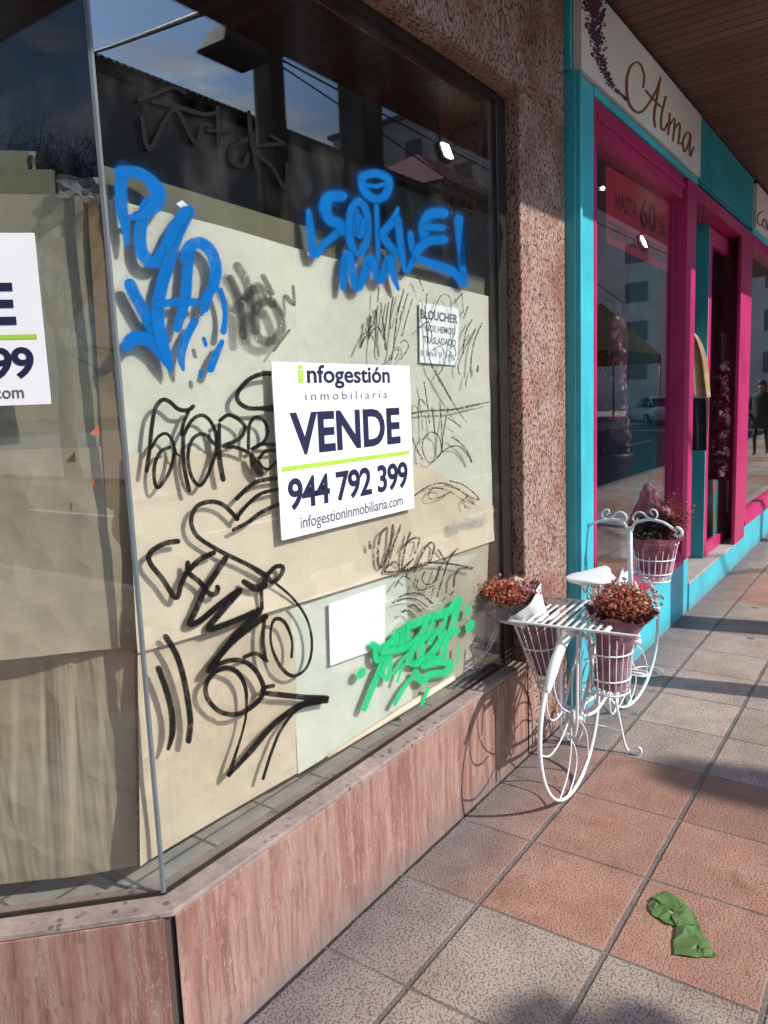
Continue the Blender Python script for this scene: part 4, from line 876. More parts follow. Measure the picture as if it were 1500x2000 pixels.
mb = MB(); mb.obox(lp+Vector((-.002, -.10, -.02)), (0, .94, -.34), (.25, .33, .91), (-.96, .1, .24), .17, .05, .004); mb.build('lens', emit('lit_tube', (1, 1, 1), 22), root)
mb = MB(); mb.tube([lp+Vector((.03, 0, .04)), Vector((lp.x+.05, lp.y, 3.34))], .01, 6); mb.build('bracket', M['bronze'], root)
# ------------------------------------------------------------------ litter bag
from mathutils import noise as mnoise, geometry as mgeo
t = NT('green_plastic'); v = t.pos(); nz = t.noise(v, 30, 3, .6)
M['bag'] = t.done(t.n('MixShader', None, i0=.25, i1=t.bsdf(t.ramp(nz, [(.3, (.105, .185, .06)), (.7, (.175, .28, .105))]), .3, t.bump(t.noise(v, 90, 3, .6, 1.), .12, .003), spec=.45), i2=t.n('BsdfTranslucent', None, Color=(.2, .38, .1, 1)).outputs[0]).outputs[0])
def crumple(mb, outline, n, hmax, rng, z0=.003):
    P2 = [onz(*p) for p in outline]; P2 = [Vector((p.x, p.y)) for p in P2]; e = []; N = []
    for a_, b_ in zip(P2, P2[1:]+P2[:1]):
        for k in range(3): N.append(a_.lerp(b_, k/3)+Vector((rng.gauss(0, .0016), rng.gauss(0, .0016))))
    ne = len(N); ed = [(i, (i+1) % ne) for i in range(ne)]
    lo = Vector((min(p.x for p in P2), min(p.y for p in P2))); hi = Vector((max(p.x for p in P2), max(p.y for p in P2)))
    for k in range(n): N.append(Vector((rng.uniform(lo.x, hi.x), rng.uniform(lo.y, hi.y))))
    v2, _, f2, _, _, _ = mgeo.delaunay_2d_cdt(N, ed, [list(range(ne))], 1, 1e-5)
    ids = []
    for i, p in enumerate(v2):
        dmin = min((p-q).length for q in N[:ne]); w_ = min(1, dmin/.02)
        h = z0+(rng.random()**1.6)*hmax*w_+(1-w_)*rng.uniform(0, .005); ids.append(mb.vert((p.x, p.y, h)))
    for f in f2: mb.face([ids[i] for i in f])
mb = MB(); rng = random.Random(8)
crumple(mb, [(1264, 1773), (1272, 1755), (1300, 1742), (1322, 1752), (1340, 1772), (1338, 1792), (1322, 1813), (1300, 1806), (1280, 1794)], 34, .017, rng)
crumple(mb, [(1326, 1797), (1344, 1776), (1360, 1796), (1368, 1818), (1384, 1843), (1401, 1871), (1362, 1873), (1315, 1866), (1317, 1840), (1321, 1815)], 46, .019, rng, .004)
crumple(mb, [(1312, 1795), (1340, 1772), (1358, 1798), (1346, 1816), (1322, 1814)], 16, .022, rng, .008)
crumple(mb, [(1275, 1762), (1302, 1748), (1334, 1775), (1318, 1788), (1298, 1776)], 10, .012, rng, .012)
o = mb.build('plastic_bag', M['bag'], None, False, loc=onz(1330, 1815)); sm = o.modifiers.new('subdivision', 'SUBSURF'); sm.subdivision_type = 'SIMPLE'; sm.levels = sm.render_levels = 1
tag(o, 'crumpled green plastic bag twisted in the middle, lying on the paving', 'plastic bag')
# ------------------------------------------------------------------ white flower bicycle
t = NT('chipped_white_enamel'); v = t.pos(); nz = t.noise(v, 60, 3, .6); M['enamel'] = t.done(t.bsdf(t.mix(t.math('MULTIPLY', t.smooth(nz, .68, .74), .5), (.76, .77, .79), (.42, .36, .32)), .38))
O = Vector((.345, 1.665, 0)); HD = Vector((-.070, .980, 0)).normalized(); SD = Vector((HD.y, -HD.x, 0)); WB = .982
def Bk(h, s, z): return O+HD*h+SD*s+Vector((0, 0, z))
bike = empty('bicycle', O, 'white wire bicycle planter carrying three baskets of flowers, parked by the pillar', 'bicycle')
EN = M['enamel']
def wheel(c, hd, Rr, name='wheel'):
    up = Vector((0, 0, 1)); sd = Vector((hd.y, -hd.x, 0))
    f = lambda r, a, s=0: c+hd*(r*math.cos(a))+up*(r*math.sin(a))+sd*s
    mb = MB(); n = 72; prof = [(-.003, -.0085), (.005, -.0065), (.007, 0), (.005, .0065), (-.003, .0085), (-.005, 0)]
    rings = [[f(Rr-.008+p[0], 6.28319*k/n, p[1]) for p in prof] for k in range(n)]; rings.append(rings[0]); mb.loft(rings, cap=False)
    rim = mb.build(name, EN, bike, True, loc=c)
    mb = MB(); mb.tube([c-sd*.045, c+sd*.045], .016, 10); mb.tube([c-sd*.02, c-sd*.016], .035, 14); mb.tube([c+sd*.016, c+sd*.02], .035, 14); mb.build('hub', EN, rim, True)
    mb = MB()
    for k in range(6):
        a = 6.28319*k/6+.15; sg = 1
        ztube(mb, [f(.02, a), f(Rr*.40, a+.30*sg), f(Rr*.72, a+.16*sg), f(Rr-.01, a-.05*sg)], .0035, .02, 5)
        if k % 2 == 0: ztube(mb, [f(Rr-.008, a+.22), f(Rr*.86, a+.42), f(Rr*.70, a+.60), f(Rr*.50, a+.62), f(Rr*.34, a+.42)], .0035, .015, 5)
    mb.build('spokes', EN, rim, True)
Rw = .324
wheel(Bk(0, 0, Rw), (HD+SD*.055).normalized(), Rw)
fhd = Vector((.115, .993, 0)).normalized(); fc = Vector((.274, 2.643, .335)); wheel(fc, fhd, .335)
def band(c, hd, r, a0, a1, wd, name, th=.0025):
    sd = Vector((hd.y, -hd.x, 0)); n = 24; rings = []
    for k in range(n+1):
        a = a0+(a1-a0)*k/n; d = hd*math.cos(a)+Vector((0, 0, 1))*math.sin(a); w_ = wd*min(1, .45+3*min(k, n-k)/n)
        rings.append([c+d*(r-.010)-sd*w_/2, c+d*r-sd*w_*.3, c+d*(r+.003)+sd*0, c+d*r+sd*w_*.3, c+d*(r-.010)+sd*w_/2, c+d*(r-.012)+sd*w_/2, c+d*(r-.003)+sd*w_*.28, c+d*(r-th), c+d*(r-.003)-sd*w_*.28, c+d*(r-.012)-sd*w_/2])
    mb = MB(); mb.loft(rings); mb.build(name, EN, bike, True)
band(Bk(0, 0, Rw), HD, Rw+.022, R(146), R(74), .040, 'mudguard')
band(fc, fhd, .365, R(150), R(48), .045, 'mudguard')
# frame
mb = MB(); r1 = .0066
for s in (-.035, .035):
    ztube(mb, [Bk(0, s, Rw), Bk(.14, s*1.0, .47), Bk(.27, s*.8, .60), Bk(.335, s*.3, .70)], .007)
    ztube(mb, [Bk(0, s, Rw), Bk(.2, s, .27), Bk(.43, s*.6, .25)], .007)
    mb.tube([Bk(0, s, Rw), Bk(-.02, s*1.2, .69)], .0055, 7)
    # slender hanging loop seen from behind the wheel
    ztube(mb, [Bk(-.03, s*.95, .66), Bk(-.035, s*.95, .45), Bk(-.035, s*.9, .30), Bk(-.035, s*.5, .255), Bk(-.035, 0, .25)], .0055)
ztube(mb, [Bk(.44, 0, .25), Bk(.38, 0, .50), Bk(.33, 0, .78)], r1)
ztube(mb, [Bk(.345, 0, .66), Bk(.50, 0, .62), Bk(.66, 0, .66), Bk(.80, 0, .74)], r1); ztube(mb, [Bk(.44, 0, .25), Bk(.60, 0, .33), Bk(.74, 0, .48), Bk(.815, 0, .62)], r1)
ztube(mb, [Bk(.40, 0, .42), Bk(.50, 0, .50), Bk(.60, 0, .48), Bk(.63, 0, .40), Bk(.56, 0, .36), Bk(.52, 0, .42)], .005, .012); ztube(mb, [Bk(.60, 0, .54), Bk(.67, 0, .57), Bk(.71, 0, .52), Bk(.66, 0, .48)], .005, .012)
mb.build('frame', EN, bike, True)
hp = lambda x, y: ony(x, y, 2.50)
hm = hp(1230, 1030)
mb = MB(); mb.tube([Vector((hm.x, 2.50, hm.z)), Vector((hm.x-.002, 2.515, .74)), Vector((hm.x-.004, 2.54, .60))], .012, 10)
for s in (-.035, .035):
    q = fc+Vector((fhd.y, -fhd.x, 0))*s; ztube(mb, [Vector((hm.x-.004+s*.4, 2.54, .66)), Vector((hm.x+s, 2.56, .58)), q+Vector((0, -.02, .14)), q], .007)
mb.build('fork', EN, bike, True)
mb = MB()
ztube(mb, [hp(1124, 1022), hp(1124, 1034), hp(1134, 1036), hp(1146, 1030), hp(1161, 1021), hp(1187, 1015), hp(1207, 1016), hp(1220, 1024), hp(1228, 1040)], .0066, .015, 8)
ztube(mb, [hp(1232, 1040), hp(1237, 1026), hp(1248, 1018), hp(1273, 1015), hp(1297, 1021), hp(1312, 1031), hp(1324, 1040)], .0066, .015, 8)
ztube(mb, [hp(1320, 1030), hp(1329, 1034), hp(1332, 1043), hp(1324, 1048), hp(1318, 1042)], .008, .01, 8)
hb = mb.build('handlebar', EN, bike, True)
mb = MB()
for m in (1, -1):
    X0 = 1230
    pp = lambda x, y: hp(X0+m*x, y)
    ztube(mb, [pp(46, 1006), pp(42, 1003), pp(40, 998), pp(44, 995), pp(50, 997), pp(54, 1004), pp(52, 1011), pp(44, 1014), pp(34, 1010), pp(26, 1002), pp(16, 1000), pp(8, 1006), pp(6, 1014), pp(12, 1018), pp(15, 1012)], .0042, .008, 5)
mb.build('scrollwork', EN, hb, True)
# saddle
mb = MB(); rings = []
for h, w_, zt in ((.17, .05, .812), (.185, .15, .812), (.22, .195, .813), (.29, .19, .813), (.37, .11, .812), (.46, .055, .810), (.485, .02, .808)):
    rings.append([Bk(h, w_/2*math.cos(a), zt+(.008 if math.sin(a) > 0 else .015)*math.sin(a)) for a in [6.28319*k/16 for k in range(16)]])
mb.loft(rings); mb.build('saddle', EN, bike, True)
mb = MB(); mb.tube([Bk(.315, 0, .70), Bk(.31, 0, .805)], .010, 8); mb.tube([Bk(.30, -.035, .74), Bk(.26, -.05, .80)], .006, 6); mb.tube([Bk(.30, .035, .74), Bk(.26, .05, .80)], .006, 6); mb.build('seat_post', EN, bike, True)
# pedals and stand
mb = MB()
n = 20; mb.tube([Bk(.44+.075*math.cos(6.2832*k/n), .05, .25+.075*math.sin(6.2832*k/n)) for k in range(n+1)], .005, 6, cap=False); mb.tube([Bk(.44, -.06, .25), Bk(.44, .06, .25)], .012, 8)
mb.tube([Bk(.44, .06, .25), Bk(.55, .065, .33)], .006, 6); mb.tube([Bk(.44, -.06, .25), Bk(.33, -.065, .17)], .006, 6); cr0 = mb.build('crank', EN, bike, True)
for h, s, z in ((.55, .065, .33), (.33, -.065, .17)):
    sg = 1 if s > 0 else -1; mb = MB(); ztube(mb, [Bk(h-.03, s, z), Bk(h-.03, s+sg*.09, z), Bk(h+.03, s+sg*.09, z), Bk(h+.03, s, z), Bk(h-.03, s, z)], .005); mb.tube([Bk(h, s, z), Bk(h, s+sg*.09, z)], .005, 6); mb.build('pedal', EN, cr0, True)
mb = MB()
for sg in (1, -1): ztube(mb, [Bk(.43, sg*.05, .30), Bk(.435, sg*.07, .18), Bk(.44, sg*.095, .05), Bk(.44, sg*.115, .012), Bk(.44, sg*.145, .007), Bk(.44, sg*.165, .018), Bk(.44, sg*.163, .034), Bk(.44, sg*.15, .036)], .006, .012, 8)
mb.tube([Bk(.437, -.085, .105), Bk(.437, .085, .105)], .005, 6); mb.build('stand', EN, bike, True)
rc = onz(1266, 1311, .02); mb = MB(); mb.tube([rc+Vector((.075*math.cos(6.2832*k/24), .075*math.sin(6.2832*k/24), 0)) for k in range(25)], .004, 6, cap=False)
ztube(mb, [rc+Vector((-.075, 0, 0)), rc+Vector((-.09, -.01, .06)), rc+Vector((-.11, -.02, .03)), Vector((fc.x, fc.y, .02))], .004); mb.build('front_ring', EN, bike, True)
# rack
mb = MB(); zr = .705
ztube(mb, [Bk(-.115, -.205, zr+.003), Bk(-.115, .28, zr+.003)], .006); ztube(mb, [Bk(.27, -.20, zr+.003), Bk(.27, .27, zr+.003)], .006)
for s in (-.14, .16): mb.tube([Bk(-.115, s, zr), Bk(.27, s, zr)], .006, 6)
for k in range(11): s = -.135+.29*k/10; mb.obox(Bk(-.113, s-.006, zr+.006), HD, SD, (0, 0, 1), .383, .013, .003)
ztube(mb, [Bk(.27, .0, zr), Bk(.31, .03, .75), Bk(.33, .0, .78), Bk(.31, -.03, .75), Bk(.27, .0, zr)], .005, .012); ztube(mb, [Bk(.26, .07, zr), Bk(.29, .10, .75), Bk(.30, .13, .735), Bk(.27, .14, .72)], .005, .012); ztube(mb, [Bk(.26, .02, zr), Bk(.29, .06, .765), Bk(.31, .08, .74)], .005, .012)
mb.build('rack', EN, bike, True)
def basket(cx, cy, zt, rt, cx2, cy2, zb, rb, nw=20, ell=1.):
    mb = MB(); n = 36
    def pt(v, a): return Vector((cx+(cx2-cx)*v+(rt+(rb-rt)*v)*math.cos(a), cy+(cy2-cy)*v+(rt+(rb-rt)*v)*ell*math.sin(a), zt+(zb-zt)*v))
    for v, r_ in ((0, .0055), (.42, .0035), (.8, .0035), (1, .0045)): mb.tube([pt(v, 6.28319*k/n) for k in range(n+1)], r_, 6, cap=False)
    for k in range(nw): a = 6.28319*k/nw; mb.tube([pt(v/6, a) for v in range(7)], .0021, 5)
    for k in range(4): a = 3.14159*k/4; mb.tube([pt(1, a), pt(1, a+3.14159)], .0026, 5)
    mb.build('basket', EN, bike, True)
LB = Bk(.06, -.168, 0); RB = Bk(.075, .128, 0); FB = Vector((.362, 2.72, 0))
basket(LB.x, LB.y, .695, .090, LB.x+.055, LB.y+.02, .40, .045, 18, 1.25)
basket(RB.x, RB.y, .695, .088, RB.x-.0, RB.y, .425, .070, 20, 1.1)
basket(FB.x, FB.y, .825, .105, FB.x-.005, FB.y-.01, .64, .078, 20, .95)
# ------------------------------------------------------------------ flowers
def clump(mb, c, rad, n, cols, size, rng, flat=.75, axis=None):
    for k in range(n):
        d = Vector((rng.gauss(0, 1), rng.gauss(0, 1), rng.gauss(0, 1))).normalized()
        rr = rng.random()**.4; p = c+Vector((d.x*rad[0], d.y*rad[1], d.z*rad[2]))*rr
        a = Vector((rng.gauss(0, 1), rng.gauss(0, 1), rng.gauss(0, 1))).normalized(); b = (a.orthogonal().normalized()).lerp(d, .25).normalized()
        s_ = size*rng.uniform(.55, 1.3); col = rng.choice(cols); m_ = rng.uniform(.75, 1.15); col = tuple(x*m_ for x in col)
        bend = a.cross(b)*s_*.35
        i0 = [mb.vert(p-a*s_), mb.vert(p+b*s_*.7+bend), mb.vert(p+a*s_), mb.vert(p-b*s_*.7+bend)]
        mb.face(i0, col)
M['petal'] = tinted('dried_petals', .8); M['tissue'] = plain('mauve_tissue', (.27, .12, .155), .7, var=.45, scale=26, bump=.8); M['wpaper'] = plain('white_wrapping', (.70, .66, .66), .7, var=.08, scale=20, bump=.3)
def wrap(mb, top, bot, rt, rb, ruff, rng, n=40, rows=7, pw=1.3):
    ax = (Vector(top)-Vector(bot)); L = ax.length; ax.normalize(); a = ax.orthogonal().normalized(); b = ax.cross(a)
    rings = []
    for j in range(rows+1):
        v = j/rows; r_ = rb+(rt-rb)*v**pw; ring = []
        for k in range(n):
            th = 6.28319*k/n; q = 1+ruff*v*(mnoise.noise(Vector((math.cos(th)*2.2, math.sin(th)*2.2, v*2+rt*9)))+.5*mnoise.noise(Vector((math.cos(th)*6, math.sin(th)*6, v*3))))
            ring.append(Vector(bot)+ax*(L*v*(1+(.10*mnoise.noise(Vector((math.cos(th)*1.7, math.sin(th)*1.7, 4))) if j == rows else 0)))+a*(r_*q*math.cos(th))+b*(r_*q*math.sin(th)))
        rings.append(ring)
    mb.loft(rings, cap=False)
RED = [(.46, .075, .04), (.36, .05, .035), (.54, .14, .07), (.24, .035, .03), (.56, .22, .11), (.42, .11, .085), (.60, .33, .20)]
def sprigs(mb, c, rad, n, cols, rng):
    for k in range(n):
        d = Vector((rng.gauss(0, 1), rng.gauss(0, 1), abs(rng.gauss(0, 1))+.15)).normalized(); b_ = c+Vector((d.x*rad[0], d.y*rad[1], d.z*rad[2]))*.7; e_ = c+Vector((d.x*rad[0], d.y*rad[1], d.z*rad[2]))*rng.uniform(1.05, 1.4)
        q = d.orthogonal().normalized()*.0012; mb.face([mb.vert(b_-q), mb.vert(b_+q), mb.vert(e_+q*.5), mb.vert(e_-q*.5)], (.16, .09, .05)); clump(mb, e_, (.007, .007, .007), 5, cols, .005, rng)
rng = random.Random(3)
root = empty('bouquet', (LB.x, LB.y, .5), 'dried red bouquet in white paper leaning out of the basket on the wall side', 'bouquet', 'bouquets on the white bicycle')
c1 = ony(996, 1157, 1.66); ctop = ony(1010, 1172, 1.67); cb = Vector((LB.x+.012, LB.y+.01, .655))
mb = MB(); clump(mb, c1, (.112, .088, .048), 1500, RED, .0078, rng); sprigs(mb, c1, (.112, .088, .048), 70, RED+[(.55, .42, .3)], rng); clump(mb, c1+Vector((-.065, 0, -.004)), (.05, .05, .03), 260, [(.42, .05, .04), (.36, .03, .03)], .008, rng); clump(mb, ony(1015, 1140, 1.66), (.03, .03, .022), 60, [(.65, .52, .40), (.6, .35, .25)], .011, rng)
clump(mb, ony(1032, 1150, 1.66), (.03, .04, .03), 60, [(.45, .25, .30), (.35, .12, .2)], .010, rng); mb.build('flowers', M['petal'], root)
mb = MB(); wrap(mb, ctop, cb, .112, .055, .22, rng); mb.build('wrapping', M['wpaper'], root, True)
mb = MB(); wrap(mb, Vector((LB.x+.01, LB.y, .69)), Vector((LB.x+.04, LB.y+.02, .45)), .08, .04, .15, rng); mb.build('tissue', M['tissue'], root, True)
root = empty('bouquet', (RB.x, RB.y, .5), 'dried rust-red bouquet in mauve tissue in the round basket on the pavement side', 'bouquet', 'bouquets on the white bicycle')
c2 = ony(1217, 1177, RB.y); mb = MB(); clump(mb, c2, (.106, .098, .062), 2300, RED+[(.14, .03, .02)], .0078, rng); sprigs(mb, c2, (.106, .098, .062), 90, RED+[(.55, .42, .3)], rng); clump(mb, ony(1190, 1168, RB.y-.03), (.04, .03, .02), 60, [(.6, .42, .30), (.62, .5, .38)], .010, rng); clump(mb, ony(1244, 1160, RB.y), (.04, .04, .022), 50, [(.6, .42, .30), (.55, .25, .12)], .010, rng); clump(mb, c2+Vector((0, 0, -.05)), (.10, .10, .03), 260, [(.07, .012, .015), (.11, .02, .02)], .012, rng)
mb.build('flowers', M['petal'], root)
mb = MB(); wrap(mb, Vector((RB.x+.03, RB.y, .742)), Vector((RB.x, RB.y, .44)), .132, .060, .22, rng, 48, 18, 4.); mb.build('wrapping', M['tissue'], root, True)
root = empty('bouquet', (FB.x, FB.y, .66), 'plum cellophane bouquet with dark greenery and red twigs in the handlebar basket', 'bouquet', 'bouquets on the white bicycle')
t = NT('plum_cellophane'); v = t.pos(); M['cello'] = t.done(t.n('MixShader', None, i0=.80, i1=t.n('BsdfTransparent', None, Color=(.7, .35, .42, 1)).outputs[0], i2=t.bsdf(t.ramp(t.noise(v, 22, 4, .6), [(.3, (.20, .04, .07)), (.7, (.38, .13, .17))]), .35, t.bump(t.noise(v, 16, 4, .6, 1.5), .7, .02))).outputs[0])
c3 = ony(1272, 1046, FB.y); mb = MB(); clump(mb, c3, (.095, .09, .045), 620, [(.07, .075, .02), (.11, .10, .03), (.03, .035, .012), (.02, .015, .015)], .010, rng); clump(mb, ony(1278, 1018, FB.y), (.09, .07, .035), 300, [(.02, .012, .015), (.035, .015, .02)], .013, rng)
for k in range(170):
    a = ony(1300+rng.gauss(0, 6), 1045+rng.gauss(0, 8), FB.y+rng.gauss(0, .02)); b = ony(1322+rng.gauss(0, 15), 1005+rng.gauss(0, 24), FB.y+rng.gauss(0, .04)); m = (a+b)/2+Vector((rng.gauss(0, .02), 0, rng.gauss(0, .02)))
    q = Vector((0, rng.choice((-1, 1))*.002, .0015)); i = [mb.vert(a), mb.vert(m+q), mb.vert(b), mb.vert(m-q)]; mb.face(i, rng.choice([(.20, .035, .02), (.28, .06, .03), (.13, .02, .02)]))
    if k % 2: clump(mb, b, (.012, .012, .012), 3, [(.26, .05, .03), (.33, .09, .05), (.16, .03, .025)], .006, rng)
mb.build('flowers', M['petal'], root)
mb = MB()
back = [ony(x, y, FB.y+.05) for x, y in ((1228, 1022), (1240, 990), (1262, 946), (1290, 968), (1312, 1000), (1318, 1030))]; low = [ony(x, y, FB.y+.04) for x, y in ((1232, 1040), (1246, 1048), (1262, 1054), (1280, 1056), (1298, 1052), (1312, 1046))]
rows = [[mb.vert(a+(b-a)*v+Vector((rng.gauss(0, .006), rng.gauss(0, .014)-.03*math.sin(3.14*v), rng.gauss(0, .004)))) for a, b in zip(spline(back, .018), spline(low, .018)[:10**6] if False else [low[0]+(low[-1]-low[0])*k/max(1, len(spline(back, .018))-1) for k in range(len(spline(back, .018)))]) for a, b in ((Vector(a), Vector(b)),)] for v in [j/8 for j in range(9)]]
for j in range(8):
    for i in range(len(rows[0])-1): mb.face((rows[j][i], rows[j+1][i], rows[j+1][i+1], rows[j][i+1]))
wrap(mb, Vector((FB.x, FB.y, .86)), Vector((FB.x, FB.y, .66)), .125, .06, .3, rng)
for x0, y0 in ((1312, 1062),): wrap(mb, ony(x0, y0, FB.y), ony(1296, 1080, FB.y), .035, .01, .5, rng, 20, 5)
mb.build('wrapping', M['cello'], root, True)
# ------------------------------------------------------------------ across the street (seen in the glass)
M['render'] = plain('grey_render', (.60, .59, .57), .9, var=.15, scale=.7, bump=.1); M['tile'] = mk_planks('roof_tiles', (.22, .10, .07), .25, 'Y', .5); M['redroof'] = mk_planks('red_roof_sheet', (.30, .07, .05), .4, 'Y', .5); M['shut'] = plain('window_shutter', (.16, .165, .17), .5)
HX, HH = 18., 11.05
root = empty('house', (HX, 24, 0), 'long grey rendered building with a tiled eave, mirrored across the top of the front window', 'house')
MB().box(HX, HX+9, 12.1, 36, 0, HH-.02).build('wall', M['render'], root)
mb = MB(); ev = [(HX-.5, HH), (HX+4.5, HH+1.9), (HX+9.5, HH), (HX+9.5, HH+.16), (HX+4.5, HH+2.1), (HX-.5, HH+.16)]; mb.extrude_y(ev, 11.8, 36.3)
for k in range(98): mb.tube([(HX-.52, 11.9+k*.25, HH+.16), (HX-.2, 11.9+k*.25, HH+.29)], .085, 6)
mb.build('roof', M['tile'], root)
for k in range(6):
    mb = MB(); y = 15+k*3.6; mb.box(HX-.03, HX+.05, y, y+1.1, 1.2, 3.0); o = mb.build('window', M['shut'], root)
    mb = MB(); mb.box(HX-.06, HX-.031, y-.1, y+1.2, 1.05, 1.18); mb.build('sill', M['concrete'], o)
root = empty('house', (24, 47, 0), 'lower house with a red hipped roof beyond the long grey building', 'house')
MB().box(22, 32, 39, 54, 0, 14.0).build('wall', M['render'], root)
mb = MB(); a = [(21.3, 38.3, 14.02), (32.7, 38.3, 14.02), (32.7, 54.7, 14.02), (21.3, 54.7, 14.02)]; r0, r1_ = (27, 44.5, 17.9), (27, 48.5, 17.9)
mb.poly([a[0], a[1], r0]); mb.poly([a[1], a[2], r1_, r0]); mb.poly([a[2], a[3], r1_]); mb.poly([a[3], a[0], r0, r1_]); mb.poly(a[::-1]); mb.build('roof', M['redroof'], root)
mb = MB(); mb.box(21.25, 21.3, 38.3, 54.7, 13.7, 14.0); mb.build('gutter', M['shut'], root)
root = empty('apartment_block', (20, 80, 0), 'tall pale block closing the far end of the street, mirrored in the clothing shop glass', 'building')
MB().box(-12, 60, 78, 95, 0, 34).build('wall', M['render'], root)
for k in range(9):
    for j in range(8):
        mb = MB(); x = -4+k*6.4; z = 3+j*3.8; mb.box(x, x+2.2, 77.9, 77.98, z, z+1.9); mb.build('window', M['shut'], root)
mb = MB(); mb.box(-12.5, 60.5, 77.5, 95.5, 34.02, 34.5); mb.build('parapet', M['concrete'], root)
# bare tree
M['bark'] = plain('dark_bark', (.055, .04, .038), .9, var=.3, bump=.4)
root = empty('bare_tree', (7.5, -11.9, 0), 'bare dark winter tree, mirrored in the top of the side window', 'tree')
rng = random.Random(21); trunk = MB(); crown = MB()
trunk.tube([(7.5, -11.9, 0), (7.47, -11.92, 1.2), (7.52, -11.88, 2.4), (7.5, -11.9, 3.2)], [.17, .15, .13, .11], 10); trunk.build('trunk', M['bark'], root, True)
def grow(p, d, L, r_, lev):
    q = p+d*L; m = (p+q)/2+Vector((rng.gauss(0, .05), rng.gauss(0, .05), 0))*L; crown.tube([p, m, q], [r_, r_*.85, r_*.7], 5 if lev < 3 else 3, cap=False)
    if lev >= 7 or r_ < .003: return
    for k in range(3):
        nd = (d+Vector((rng.gauss(0, .62), rng.gauss(0, .62), rng.gauss(.05, .5)))).normalized(); grow(q if k else m, nd, L*rng.uniform(.66, .86), r_*.62, lev+1)
for k in range(9): a = 6.28*k/9; grow(Vector((7.5, -11.9, 3.1)), Vector((.55*math.cos(a), .55*math.sin(a), .8)).normalized(), 1.25, .06, 1)
crown.build('crown', M['bark'], root)
# poles and wires
M['steel'] = plain('galvanised_steel', (.22, .225, .23), .5, .3)
root = empty('added_lamp_post', (9.7, 3.86, -.13), 'tall unseen lamp post across the road, added to cast the blurred shadow on the paving', 'lamp post')  # post added and sized for the soft shadow band on the paving
mb = MB(); mb.tube([(9.7, 3.86, -.13), (9.7, 3.86, .6), (9.7, 3.86, 7.05)], [.20, .18, .15], 12); mb.build('pole', M['steel'], root, True); mb = MB(); ztube(mb, [(9.7, 3.86, 7.0), (9.75, 3.86, 7.12), (9.9, 3.86, 7.15)], .05); mb.build('arm', M['steel'], root, True); mb = MB(); mb.box(9.86, 10.5, 3.74, 3.98, 7.08, 7.2); mb.build('lamp_head', M['shut'], root, bevel=.02)
root = empty('utility_pole', (8.0, 9.1, -.13), 'wooden utility pole at the roadside carrying two wires', 'utility pole'); mb = MB(); mb.tube([(8, 9.1, -.13), (8, 9.1, 4), (8, 9.1, 7.9)], [.11, .1, .08], 10); mb.build('pole', M['bark'], root, True)
mb = MB(); mb.box(7.96, 8.04, 8.7, 9.5, 7.42, 7.5); mb.build('crossarm', M['bark'], root)
for pts, r_, lab in (([(8, 9.2, 7.52), (8, 24, 7.30), (8, 45, 7.6)], .018, 'thin overhead wire running level along the street'), ([(8, 9.2, 7.46), (8, 15, 6.75), (8, 28, 4.9)], .016, 'thin overhead wire dropping away along the street'), ([(HX-.4, 12.4, HH-.05), (10.16, 7.93, 7.75), (2.72, 3.46, 4.55)], .030, 'thick overhead cable slanting from the grey building to a column')):
    mb = MB(); ztube(mb, pts, r_, .5, 6); tag(mb.build('overhead_wire', M['bronze'], None, True, loc=pts[0]), lab, 'wire', 'overhead wires')
# assumed two-headed lamp, added out of view to cast the blurred bottom shadows
root = empty('added_street_lamp', (7.6, .9, -.13), 'unseen two-headed lamp across the road, added to cast the blurred shadows at the bottom', 'street lamp')
mb = MB(); mb.tube([(7.6, .9, -.13), (7.6, .9, 1), (7.6, .9, 5.5)], [.09, .08, .05], 10); mb.build('pole', M['steel'], root, True)
for px_s, py_s, sy_, sx2 in ((1040, 2042, .19, .10), (1256, 2026, .12, .10)):
    g_ = onz(px_s, py_s); tt = 7.0-g_.x; hy, hz = g_.y+.2*tt, .78*tt
    mb = MB(); mb.tube([(7.6, .9, 5.45), (7.3, (hy+.9)/2, 5.5), (7.05, hy, hz+.05)], .016, 6); arm_ = mb.build('arm', M['steel'], root, True)
    mb = MB(); mb.loft([[(7.0+sx2*k_*math.cos(6.2832*i/20), hy+sy_*k_*math.sin(6.2832*i/20)*(1+.12*math.cos(3*6.2832*i/20)), hz+z_) for i in range(20)] for k_, z_ in ((.35, .07), (.8, .04), (1, 0), (.85, -.04), (.5, -.06))]); mb.build('lamp_head', M['steel'], arm_, True)
# white car
cdir = Vector((.60, .80, 0)).normalized(); csd = Vector((cdir.y, -cdir.x, 0)); cc = Vector((10.5, 41.1, -.13))
CP = lambda l, s, z: cc+cdir*l+csd*s+Vector((0, 0, z))
root = empty('car', cc, 'white car driving along the road, mirrored in the clothing shop window', 'car')
M['carpaint'] = plain('white_car_paint', (.75, .76, .78), .2, var=.02); M['carglass'] = plain('dark_car_glass', (.02, .022, .025), .08, spec=.8); M['tyre'] = plain('rubber', (.02, .02, .02), .8); M['lampglass'] = plain('headlight_glass', (.6, .62, .65), .1, .3)
mb = MB(); rings = []
for l, wd, zt, zb in ((2.2, .62, .62, .32), (2.12, .78, .74, .24), (1.5, .86, .86, .2), (.9, .88, .93, .2), (0, .9, .96, .2), (-1.2, .9, .98, .2), (-1.9, .86, .95, .22), (-2.15, .74, .80, .3)):
    rings.append([CP(l, wd*sx_, zb+(zt-zb)*v) for sx_, v in ((-.8, 0), (-.98, .2), (-1, .55), (-.94, .85), (-.8, 1), (.8, 1), (.94, .85), (1, .55), (.98, .2), (.8, 0))])
mb.loft(rings); mb.build('body', M['carpaint'], root, True)
